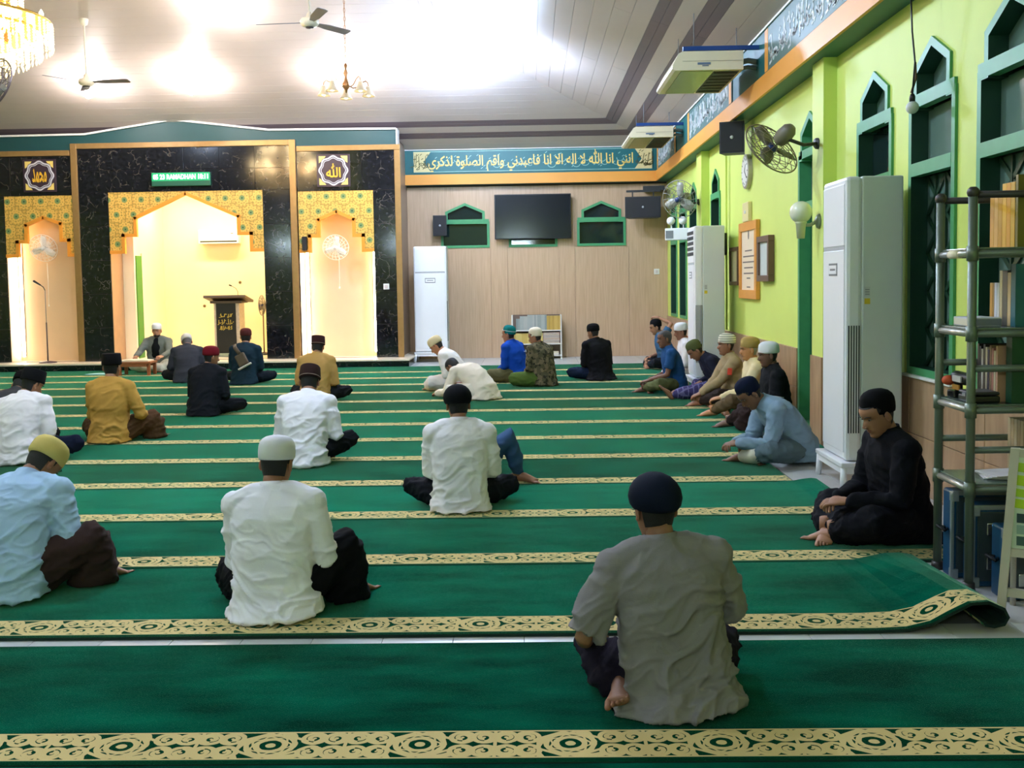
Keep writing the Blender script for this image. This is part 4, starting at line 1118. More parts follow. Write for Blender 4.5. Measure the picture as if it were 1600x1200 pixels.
def certificate(yc, zc, w, h, fw, fcol, pcol, label, lines, dep=.03):
    t = thing('framed_certificate', label, 'picture frame', (WX - .002, yc, zc), -PI / 2, 'framed certificates on the lime wall')
    f = mat('frame_%d_%d_%d' % fcol, fcol, .4, var=.1)
    MB().rbox(-w / 2, w / 2, -dep, 0, h / 2 - fw, h / 2, .005).build('frame_rail', f, t); MB().rbox(-w / 2, w / 2, -dep, 0, -h / 2, -h / 2 + fw, .005).build('frame_rail', f, t)
    for s in (-1, 1): MB().rbox(s * (w / 2 - fw / 2) - fw / 2, s * (w / 2 - fw / 2) + fw / 2, -dep, 0, -h / 2 + fw, h / 2 - fw, .005).build('frame_stile', f, t)
    sh = MB().box(-w / 2 + fw, w / 2 - fw, -dep * .6, -.002, -h / 2 + fw, h / 2 - fw).build('sheet', mat('sheet_%d_%d_%d' % pcol, pcol, .35, var=.02), t)
    for (z, lw) in lines: MB().box(-w * lw / 2, w * lw / 2, -dep * .6 - .001, -dep * .6, z - .008, z + .008).build('text_line', mat('ink_brown', (110, 96, 84), .6), sh)
    if lines: MB().ball((0, -dep * .6, h * .33), (.035, .002, .06), 10, 6).build('emblem', mat('ink_brown', (110, 96, 84), .6), sh)
certificate(12.75, 1.72, 1.02, .95, .11, (222, 150, 60), (236, 216, 186), 'large orange-framed certificate with lines of print on the lime wall', [(.12, .4), (.05, .62), (-.02, .66), (-.09, .5), (-.16, .55), (-.22, .2), (-.33, .2)], .05)
certificate(13.62, 1.66, .56, .5, .05, (96, 64, 44), (214, 200, 150), 'small brown-framed certificate left of the large orange one', [], .05)
certificate(11.82, 1.72, .6, .52, .07, (104, 76, 58), (206, 216, 212), 'small dark-framed certificate right of the large orange one', [], .07)
t = thing('conduit', 'upright painted cable conduit with a small dark box beside the far air conditioner', 'conduit', (WX - .032, 14.12, .8), -PI / 2)
MB().box(-.02, .02, -.025, 0, 0, 2.62).build('trunking', M_lime, t)
MB().rbox(-.09, .09, -.09, -.02, 1.02, 1.32, .008).build('box', M_black, t)
# globe lamp on the pilaster
t = thing('globe_wall_lamp', 'unlit white globe lamp on a bracket of the lime pilaster', 'lamp', (2.6, 9.32, 2.0))
k = MB().lathe([(0, 0), (.07, 0), (.06, .02), (.02, .04), (0, .04)], 14); k.xf(Matrix.Rotation(-PI / 2, 4, 'Y')); k.build('wall_plate', mat('lamp_metal', (150, 160, 140), .35), t)
MB().tube([(-.02, 0, 0), (-.08, 0, -.03), (-.14, 0, -.03), (-.16, 0, -.01)], .016, 8).build('bracket', mat('lamp_metal', (150, 160, 140), .35), t)
MB().lathe([(0, -.15), (.035, -.15), (.045, -.02), (.055, -.01), (.05, .0), (0, .0)], 14, (-.165, 0, .0)).build('holder', mat('holder_ivory', (206, 208, 170), .4), t)
MB().ball((-.165, 0, .085), .1, 18, 12).build('globe', mat('globe_glass', (224, 226, 200), .25), t)
# emergency light box above the far air conditioner
t = thing('emergency_light', 'white twin-lamp emergency light above the far air conditioner', 'lamp', (2.45, 17.2, 2.25), -.3)
MB().rbox(-.2, .2, -.06, .06, -.1, .1, .012).build('box', M_ac, t)
for s in (-1, 1):
    MB().tube([(s * .1, 0, .1), (s * .1, -.02, .16)], .012, 6).build('lamp_arm', M_ac, t)
    k = MB().lathe([(0, 0), (.055, .0), (.07, .06), (0, .065)], 14); k.xf(Matrix.Rotation(PI / 2, 4, 'X')); k.build('lamp_head', M_ac, t, (s * .1, -.0, .22))
MB().box(-.19, -.06, -.064, -.058, -.07, .06).build('speaker_slots', M_grey, t)
MB().box(.02, .3, .0, .05, -.03, .03).build('bracket', M_ac, t)
# hanging bulb by the window
t = thing('hanging_bulb', 'unlit round bulb on a dark cord beside the tall window', 'lamp', (2.56, 6.97, 2.62))
MB().ball((0, 0, 0), .042, 14, 10).build('bulb', mat('bulb_dull', (206, 208, 200), .35), t)
MB().lathe([(.018, .035), (.02, .07), (.012, .09), (0, .09)], 10).build('socket', M_black, t)
MB().tube([(0, 0, .08), (.015, 0, .3), (-.005, 0, .5), (-.02, 0, .83)], .006, 6).build('cord', M_black, t)
MB().tube([(.0, .02, .1), (.03, .02, .2), (.02, .01, .3)], .008, 6).build('tape', mat('rust_tape', (110, 80, 50), .7), t)

# ================================================================== PIPE SHELF AND WHAT STANDS ON IT
def pipe_shelf():
    t = thing('pipe_shelf', 'grey pipe shelf unit with glass shelves at the right edge', 'shelf', (2.08, 4.88, FZ))
    Mp = mat('pipe_grey_green', (104, 116, 100), .35, metal=.3, var=.12, scale=10); Ml = mat('pipe_light', (182, 180, 168), .3, metal=.5); Mk = mat('pipe_dark', (52, 48, 44), .45)
    W_, D_ = .58, .38
    for (x, y) in ((0, 0), (0, D_), (W_, 0), (W_, D_)):
        p = MB().tube([(x, y, 0), (x, y, 1.90)], .021, 10).build('post', Mp, t)
        MB().ball((x, y, 1.90), .03, 10, 6).build('corner_joint', Mk, p)
        MB().lathe([(0, 0), (.032, 0), (.028, .04), (0, .04)], 10, (x, y, 0)).build('foot', Mk, p)
        for z in (1.615, 1.235, .87, .49): MB().tube([(x, y, z - .035), (x, y, z + .035)], .027, 10).build('clamp', Mp, p)
    for z in (1.89, 1.07, .68):
        for y in (0, D_): MB().tube([(0, y, z), (W_, y, z)], .017, 8).build('rail', Mk if z > 1.5 else Mp, t)
    for z in (1.615, 1.235, .87, .49):
        for x in (0, W_): MB().tube([(x, 0, z), (x, D_, z)], .017, 8).build('side_rail', Ml, t)
        for y in (0, D_): MB().tube([(0, y, z), (W_, y, z)], .017, 8).build('rail', Mp, t)
        MB().rbox(-.0, W_, .0, D_, z + .017, z + .027, .003).build('shelf_board', mat('shelf_board', (96, 110, 98), .25, var=.1), t)
    MB().tube([(0, .14, 1.615), (0, .25, 1.615)], .021, 10).build('tape_wrap', mat('masking_tape', (226, 214, 180), .7), t)
pipe_shelf()
SHX, SHY = 2.08, 4.88
def side_book(x, y, z, w, h, d, col, label, group, tilt=0.0): return book((x, y, z), w, h, d, col, label, group, -PI / 2, tilt)
# top shelf: tall yellow volumes
for i in range(6):
    side_book(SHX + .22, 5.177 - i * .044, FZ + 1.643, .042, .28 + (.03 if i >= 3 else 0) - .01 * (i == 2), .26, [(214, 158, 62), (222, 170, 84), (208, 150, 30), (226, 172, 44), (214, 150, 26), (204, 158, 30)][i],
              'tall yellow volume on the top shelf, %s from the camera end' % ['sixth', 'fifth', 'fourth', 'third', 'second', 'first'][i], 'yellow volumes on the top shelf')
side_book(SHX + .22, 4.917, FZ + 1.643, .026, .34, .27, (112, 100, 24), 'olive cover volume facing the camera on the top shelf', 'yellow volumes on the top shelf')
# second shelf
c2 = [(190, 140, 50), (150, 112, 40), (196, 200, 208), (206, 208, 206), (210, 196, 150), (84, 84, 72), (196, 170, 120), (20, 96, 104)]
n2 = ['thin ochre book', 'brown-gold book', 'pale lilac book', 'white book', 'cream book', 'dark grey-green book', 'sand coloured book', 'teal cover book facing the camera']
h2 = [.21, .21, .21, .21, .27, .27, .26, .30]
y = 5.19
for i in range(8):
    w = [.03, .02, .03, .025, .03, .055, .035, .05][i]; y -= w
    side_book(SHX + .22, y + w / 2 + .0, FZ + 1.263, w - .002, h2[i], .2 if i < 7 else .26, c2[i], '%s upright on the second shelf' % n2[i], 'upright books on the second shelf')
o = thing('flat_book', 'white and grey book lying flat on the second shelf edge', 'book', (SHX + .11, 5.08, FZ + 1.263))
MB().rbox(-.07, .07, -.11, .11, 0, .045, .004).build('cover', mat('flat_white', (200, 200, 206), .5), o); MB().box(-.072, -.06, -.1, .1, .006, .038).build('pages', mat('paper', (220, 212, 190), .8), o)
MB().box(-.06, .07, -.112, -.105, .006, .038).build('spine_band', mat('spine_slate', (110, 112, 130), .5), o)
# third shelf: small books, green binder, black gadgets
c3 = [(40, 36, 34), (30, 30, 34), (190, 184, 170), (70, 60, 50), (200, 190, 160), (60, 50, 80), (140, 110, 80), (180, 120, 100), (206, 190, 150), (196, 150, 120)]
y = 5.21
for i in range(10):
    w = .022; y -= w + .001
    side_book(SHX + .17, y + w / 2, FZ + .898, w - .002, .27 - .012 * (i % 3), .17, c3[i], '%s thin book on the third shelf, %s from the far end' % (['black', 'charcoal', 'grey-white', 'brown', 'cream', 'violet', 'tan', 'rose', 'sand', 'peach'][i], ORD[i].replace('nearest', 'first')), 'thin books on the third shelf')
side_book(SHX + .2, 4.93, FZ + .898, .06, .33, .27, (8, 66, 40), 'dark green binder facing the camera on the third shelf', 'thin books on the third shelf')
o = thing('hand_drill', 'black and orange power drill lying on the third shelf', 'tool', (SHX + .07, 5.16, FZ + .898))
MB().tube([(0, .05, .10), (0, -.1, .10)], [.035, .03], 10, round_ends=True).build('body', M_black, o)
MB().tube([(0, .03, .09), (.01, .05, .02)], [.022, .02], 8, round_ends=True).build('handle', M_black, o)
MB().rbox(-.035, .035, -.0, .09, 0, .035, .006).build('battery', M_black, o)
MB().tube([(-.03, .06, .085), (-.045, .06, .085)], .026, 10, round_ends=True).build('orange_knob', mat('drill_orange', (214, 88, 46), .5), o)
MB().box(-.037, -.03, -.08, .02, .085, .115).build('side_plate', mat('drill_plate', (180, 180, 176), .4), o)
MB().box(-.037, -.03, -.06, .02, .045, .07).build('yellow_stripe', mat('drill_gold', (160, 112, 30), .5), o)
o = thing('black_case', 'flat black case in front of the drill on the third shelf', 'case', (SHX + .08, 4.99, FZ + .898))
MB().rbox(-.06, .08, -.07, .09, 0, .035, .01).build('lower_shell', M_black, o); MB().rbox(-.058, .078, -.068, .088, .037, .055, .008).build('lid', mat('case_dark', (32, 34, 38), .4), o)
MB().box(-.064, -.056, -.01, .03, .028, .044).build('latch', M_grey, o)
# fourth shelf: papers and a row of pale folders
o = thing('paper_stack', 'loose stack of white papers on the bottom glass shelf', 'papers', (SHX + .25, 5.05, FZ + .518))
for k in range(4):
    q = MB().rbox(-.12, .12, -.09, .09, k * .006, k * .006 + .005, .001); q.build('sheet', mat('paper_white', (226, 222, 222), .7), o, (0, 0, 0), (0, 0, .15 * (k - 1.5)))
for i in range(5):
    side_book(SHX + .34, 5.22 - i * .034, FZ + .518, .03, .27, .2, [(200, 180, 140), (190, 166, 126), (206, 186, 150), (184, 160, 120), (200, 176, 134)][i], 'tan folder on the bottom glass shelf, %s from the far end' % ORD[i].replace('nearest', 'first'), 'tan folders on the bottom glass shelf')
o = thing('blue_bottle', 'dark blue glass bottle beside the tan folders', 'bottle', (SHX + .37, 4.99, FZ + .518))
MB().lathe([(0, 0), (.036, .002), (.038, .16), (.03, .2), (.015, .23), (.015, .26), (0, .26)], 14).build('body', mat('blue_glass', (20, 60, 80), .15), o)
MB().lathe([(0, .255), (.018, .255), (.018, .285), (0, .285)], 12).build('cap', mat('cap_gold', (150, 140, 80), .4), o)
# blue trunks under the shelf
def trunk(x, y, w, d, h, rz, label):
    t = thing('equipment_case', label, 'case', (x, y, FZ), rz, 'blue equipment cases under the shelf')
    Mf = mat('case_front', (54, 66, 70), .35, var=.15); Mbl = mat('case_blue', (18, 70, 104), .4, var=.12); Me = mat('case_edge', (150, 160, 160), .35, metal=.5)
    MB().rbox(-w / 2, w / 2, -d / 2, d / 2, 0, h, .012).build('body', Mbl, t)
    MB().rbox(-w / 2 + .02, w / 2 - .02, -d / 2 - .006, -d / 2 + .01, .03, h - .03, .004).build('front_face', Mf, t)
    for xx in (-w / 2, w / 2): MB().rbox(xx - .008, xx + .008, -d / 2 - .009, -d / 2 + .01, .01, h - .01, .003).build('edge_strip', Me, t)
    MB().rbox(-w / 2, w / 2, -d / 2 - .009, -d / 2 + .01, h - .02, h + .003, .003).build('edge_strip', Me, t)
    for zz in (h * .3, h * .72):
        MB().rbox(-w / 2 + .06, -w / 2 + .1, -d / 2 - .018, -d / 2, zz - .03, zz + .03, .004).build('latch', M_chrome, t)
    MB().tube([(-w / 2 - .004, -d * .1, h * .55), (-w / 2 - .03, -.05, h * .55), (-w / 2 - .03, .05, h * .55), (-w / 2 - .004, d * .15, h * .55)], .008, 6).build('handle', M_black, t)
    for zz in (.0, h - .05): MB().rbox(-w / 2 - .004, -w / 2 + .03, -d / 2 - .012, -d / 2 + .03, zz, zz + .05, .004).build('corner_cap', Me, t)
trunk(2.33, 5.14, .5, .12, .44, 0, 'tall blue equipment case at the back under the shelf')
trunk(2.36, 4.99, .48, .12, .40, 0, 'blue equipment case in the middle under the shelf')
trunk(2.38, 4.78, .42, .14, .34, 0, 'lowest blue equipment case at the front by the shelf post')
# A-frame notice board with a green poster
def notice_board():
    t = thing('notice_board', 'pale framed notice board with a green poster at the right edge', 'notice board', (2.27, 4.36, FZ), -.52)
    Mf = mat('board_frame', (196, 190, 172), .5); n0 = -.26
    for s in (-1, 1):
        MB().prism([(s * .25 - .018, 0), (s * .25 + .018, 0), (s * .2 + .018, .76), (s * .2 - .018, .76)], 'y', -.02, .012).build('leg', Mf, t)
    for z, w in ((.30, .46), (.74, .42), (.12, .48)): MB().box(-w / 2, w / 2, -.016, .008, z - .018, z + .018).build('cross_rail', Mf, t)
    MB().box(-.21, .21, -.012, .0, .32, .73).build('poster', mat('poster_pale', (206, 220, 196), .5), t)
    rn = random.Random(3)
    for i, (z0, z1, c) in enumerate(((.66, .70, (170, 206, 40)), (.60, .645, (180, 210, 30)), (.55, .585, (150, 196, 40)), (.50, .54, (176, 206, 36)))):
        MB().prism([(-.2, z0), (.2, z0 - .03), (.2, z1 - .03), (-.2, z1)], 'y', -.0145, -.011).build('poster_stripe', mat('poster_green_%d' % (i % 2), c, .5), t)
    for i in range(5):
        for j in range(3):
            MB().box(-.19 + i * .078, -.125 + i * .078, -.0145, -.011, .335 + j * .05, .375 + j * .05).build('poster_photo', mat('poster_photo_%d' % ((i + j) % 3), [(60, 90, 84), (140, 168, 150), (36, 60, 60)][(i + j) % 3], .5), t)
    MB().tube([(-.1, -.02, .74), (-.1, -.022, .68)], [.014, .024], 6).build('clip', mat('clip_brown', (96, 60, 44), .5), t)
    for s in (-1, 1): MB().tube([(s * .2, .0, .74), (s * .22, .22, .0)], .014, 6).build('rear_leg', Mf, t)
notice_board()
# pinkish flask under the nearest stand
o = thing('clay_jar', 'pale pink clay jar on the floor behind the nearest stool', 'jar', (2.36, 7.0, FZ))
MB().lathe([(0, 0), (.045, 0), (.05, .03), (.042, .08), (.034, .13), (.04, .165), (.048, .175), (.042, .175), (.03, .15), (0, .15)], 16).build('body', mat('clay_pink', (206, 166, 150), .5), o)
MB().lathe([(.049, .03), (.052, .04), (.049, .05)], 16).build('band', mat('clay_band', (150, 104, 92), .5), o)

# imam's low reading desk, book and the cup beside it
t = thing('reading_desk', 'low brown wooden reading desk before the preacher', 'desk', (-6.82, 17.50, 0))
Mw = mat('desk_wood', (150, 84, 44), .45, var=.18, scale=14)
MB().rbox(-.29, .29, -.17, .17, .2, .235, .006).build('top', Mw, t)
for sx in (-1, 1):
    for sy in (-1, 1): MB().box(sx * .25 - .025, sx * .25 + .025, sy * .14 - .02, sy * .14 + .02, 0, .2).build('leg', Mw, t)
for sy in (-1, 1): MB().box(-.25, .25, sy * .15 - .01, sy * .15 + .01, .15, .2).build('apron', Mw, t)
o = thing('open_book', 'open pale book lying on the low reading desk', 'book', (-6.82, 17.50, .236))
for s in (-1, 1):
    q = MB().prism([(0, 0), (s * .24, 0), (s * .24, .02), (s * .1, .03), (0, .022)], 'y', -.14, .14); q.build('page_block', mat('paper', (220, 212, 190), .8), o)
MB().box(-.25, .25, -.145, .145, -.0005, .003).build('cover', mat('book_cover_pale', (206, 170, 130), .5), o)
o = thing('water_glass', 'clear water glass on the pale blue cloth', 'glass', (-7.3, 17.8, .012))
MB().lathe([(0, 0), (.03, 0), (.036, .13), (.033, .13), (.028, .012), (0, .012)], 14).build('glass_wall', mat('clear_glass', (200, 220, 226), .08, spec=.7, alpha=.55), o)
MB().lathe([(0, .012), (.028, .012), (.031, .08), (0, .08)], 14).build('water', mat('water', (190, 214, 222), .05, alpha=.5), o)
o = MB().prism([(-.36, -.14), (.1, -.17), (.26, -.1), (.24, .12), (-.2, .16), (-.34, .05)], 'z', 0.001, .011)
tag(o.build('blue_cloth', mat('pale_blue_cloth', (130, 190, 196), .8), None, (-7.42, 17.72, 0)), 'pale blue cloth on the carpet left of the reading desk', 'cloth')

# ================================================================== PEOPLE
def remeshed(mb, voxel, it=4):
    me0 = mb.mesh('tmp', M_white)
    o = bpy.data.objects.new('tmp', me0); COL.objects.link(o)
    m = o.modifiers.new('r', 'REMESH'); m.mode = 'VOXEL'; m.voxel_size = voxel; m.adaptivity = 0
    if it:
        s = o.modifiers.new('s', 'SMOOTH'); s.iterations = it; s.factor = .5
    dg = bpy.context.evaluated_depsgraph_get()
    me = bpy.data.meshes.new_from_object(o.evaluated_get(dg))
    bpy.data.objects.remove(o); bpy.data.meshes.remove(me0)
    return me
def finish(me, name, m, parent):
    me.materials.clear(); me.materials.append(m)
    me.polygons.foreach_set('use_smooth', [True] * len(me.polygons)); me.update()
    me.name = name
    return link(name, me, parent)
def smoothstep(a, b, x):
    t = max(0, min(1, (x - a) / (b - a))); return t * t * (3 - 2 * t)
def wrinkle(me, amp, seed, ztop=.6, diag=.6, freq=1.0):
    """cloth folds: ridges running diagonally, stronger towards the seat and elbows"""
    off = Vector((seed * 3.7, seed * 1.3, seed * 7.1))
    nor = [v.normal.copy() for v in me.vertices]
    for v, n in zip(me.vertices, nor):
        p = v.co
        w = .35 + .75 * (1 - smoothstep(.15, ztop, p.z))
        q = Vector((p.x * 4.0 + p.z * diag * 4.0, p.y * 4.0 + p.z * 1.5, p.z * 9.0 - p.x * diag * 7.0)) * freq + off
        wob = noise.noise(p * 6.0 + off) * .5
        q = q + Vector((wob, wob * .5, wob))
        a = noise.noise(q); b = noise.noise(q * 2.1 + Vector((5, 5, 5)))
        r = (1 - min(1, abs(a) * 2.6)) ** 1.6 * 1.5 + (1 - min(1, abs(b) * 2.8)) ** 2 * .7 - .55
        v.co = p + n * (amp * w * r)
    me.update()

HZ = [-.116, -.104, -.088, -.068, -.053, -.038, -.021, 0.0, .018, .034, .060, .085, .104, .115]
HF = [.040, .078, .088, .081, .088, .083, .084, .083, .079, .089, .088, .072, .042, .012]
HB = [-.005, -.012, -.030, -.055, -.064, -.072, -.082, -.09, -.095, -.097, -.097, -.086, -.060, -.022]
HW = [.022, .038, .047, .055, .060, .064, .068, .0715, .0725, .074, .075, .068, .049, .018]
NB = [0, 0, 0, 0, .005, .009, .032, .022, .011, .004, 0, 0, 0, 0]
def tab(T, z):
    if z <= HZ[0]: return T[0]
    for i in range(len(HZ) - 1):
        if z <= HZ[i + 1]:
            t = (z - HZ[i]) / (HZ[i + 1] - HZ[i]); return T[i] * (1 - t) + T[i + 1] * t
    return T[-1]
def head_pt(z, th, off=0.0, feat=True):
    f, b, w = tab(HF, z) + off, tab(HB, z) - off, tab(HW, z) + off
    s, c = math.sin(th), math.cos(th)
    x = w * (1 if s >= 0 else -1) * abs(s) ** .88
    y = f * c if c > 0 else -b * c
    if feat and c > 0:
        y += tab(NB, z) * math.exp(-(x / .0125) ** 2)
        y -= .009 * math.exp(-((abs(x) - .033) / .015) ** 2) * math.exp(-((z - .017) / .012) ** 2)
    return Vector((x, y, z))
def head_rings(z0, z1, n, off, seg=28, feat=False):
    return [[head_pt(z0 + (z1 - z0) * i / (n - 1), 2 * PI * k / seg, off, feat) for k in range(seg)] for i in range(n)]

def hand(mb, wrist, d, nrm, side, curl=.5, mi=0, sc=1.0):
    """palm with four bent fingers and a thumb; d = pointing direction, nrm = direction the palm faces"""
    d = Vector(d).normalized(); nrm = Vector(nrm); nrm = (nrm - d * nrm.dot(d)).normalized(); lat = d.cross(nrm) * side   # lat = towards the thumb
    wrist = Vector(wrist); st = len(mb.v)
    secs = [(-.03, .026, .021), (0, .028, .019), (.03, .037, .017), (.065, .042, .0145), (.092, .040, .012), (.10, .034, .009)]
    mb.tube([wrist + d * (t * sc) for t, _, _ in secs], [(a * sc, b * sc) for _, a, b in secs], 12, mi, up=nrm)
    for i, (o, L) in enumerate(((.030, .070), (.010, .080), (-.010, .074), (-.029, .058))):
        p = wrist + d * (.088 * sc) + lat * (o * sc); pts = [p - d * .01]; dd = d.copy()
        for q, fr in enumerate((.45, .32, .23)):
            dd = (Matrix.Rotation(curl * (.55 if q == 0 else 1.0) * (1 + .08 * i), 3, d.cross(nrm)) @ dd).normalized()
            p = p + dd * (L * fr * sc); pts.append(p)
        mb.tube(pts, [.0088 * sc, .0086 * sc, .0078 * sc, .0066 * sc], 8, mi, round_ends=True)
    p = wrist + d * (.022 * sc) + lat * (.026 * sc); dd = (d * .75 + lat * .7 + nrm * .25).normalized()
    pts = [p, p + dd * .038 * sc, p + dd * .038 * sc + (dd * .5 + d * .7).normalized() * .032 * sc]
    mb.tube(pts, [.013 * sc, .0105 * sc, .008 * sc], 8, mi, round_ends=True)
def foot(mb, ankle, toe, up, side, mi=0):
    """bare foot from heel to five toes"""
    ankle = Vector(ankle); ax = (Vector(toe) - ankle); ax.normalize(); up = Vector(up); up = (up - ax * up.dot(ax)).normalized(); lat = ax.cross(up) * side   # towards the big toe
    heel = ankle - ax * .055 - up * .018
    secs = [(0, .016, .018, 0), (.02, .029, .03, .0), (.06, .033, .036, .006), (.11, .034, .034, .006), (.15, .04, .026, -.002), (.185, .046, .019, -.01), (.205, .044, .015, -.013)]
    mb.tube([heel + ax * t + up * z for t, _, _, z in secs], [(a, b) for _, a, b, _ in secs], 14, mi, up=up)
    for i in range(5):
        o = .034 - .0175 * i; L = (.046, .040, .035, .029, .022)[i]; r = (.0135, .0098, .0092, .0086, .008)[i]
        p = heel + ax * (.196 - .006 * i) + lat * o - up * .014
        mb.tube([p, p + ax * L * .6 + up * .003, p + ax * L - up * .004], [r, r, r * .85], 8, mi, round_ends=True)
    mb.tube([ankle + up * .07, ankle + up * .0], [.032, .036], 10, mi)
def ik(a, b, l1, l2, pole):
    a, b = Vector(a), Vector(b); d = b - a; L = d.length
    if L > (l1 + l2) * .985: b = a + d * ((l1 + l2) * .985 / L); d = b - a; L = d.length
    u = d / L; x = (l1 * l1 - l2 * l2 + L * L) / (2 * L); h = math.sqrt(max(1e-6, l1 * l1 - x * x))
    p = Vector(pole); p = (p - u * p.dot(u)).normalized()
    return a + u * x + p * h, b

SKIN = {}
def skin_mat(c): return mat('skin_%d_%d_%d' % c, c, .55, var=.10, scale=14, bump=.08, bscale=90)
def cloth_mat(c, kind='plain', c2=None):
    nm = 'cloth_%s_%d_%d_%d' % ((kind,) + c)
    if nm in MATS: return MATS[nm]
    if kind == 'plain': return mat(nm, c, .85, var=.07, scale=5, bump=.15, bscale=240, spec=.12)
    m, nt, b = newmat(nm); v = coords(nt)
    b.inputs['Roughness'].default_value = .9; b.inputs['Specular IOR Level'].default_value = .2
    if kind == 'camo':
        vo = nt.nodes.new('ShaderNodeTexNoise'); vo.inputs['Scale'].default_value = 13; nt.links.new(v, vo.inputs[0])
        f = E(nt, vo.outputs['Fac'])
        c_ = mix(nt, f > .5, lin(c), lin(c2)); nz = nt.nodes.new('ShaderNodeTexNoise'); nz.inputs['Scale'].default_value = 21; nt.links.new(v, nz.inputs[0])
        c_ = mix(nt, E(nt, nz.outputs['Fac']) > .57, c_, lin((44, 44, 34)))
    elif kind == 'check':
        sp = nt.nodes.new('ShaderNodeSeparateXYZ'); nt.links.new(v, sp.inputs[0])
        f = ((E(nt, sp.outputs[0]) * 16.0).frac() < .22).max((E(nt, sp.outputs[1]) * 16.0).frac() < .22)
        c_ = mix(nt, f * .7, lin(c), lin(c2))
    elif kind == 'band':      # stripes round a hat
        sp = nt.nodes.new('ShaderNodeSeparateXYZ'); nt.links.new(v, sp.inputs[0])
        f = (E(nt, sp.outputs[2]) * 38.0).frac() < .3
        c_ = mix(nt, f, lin(c), lin(c2))
    nt.links.new(c_, b.inputs['Base Color'])
    return m

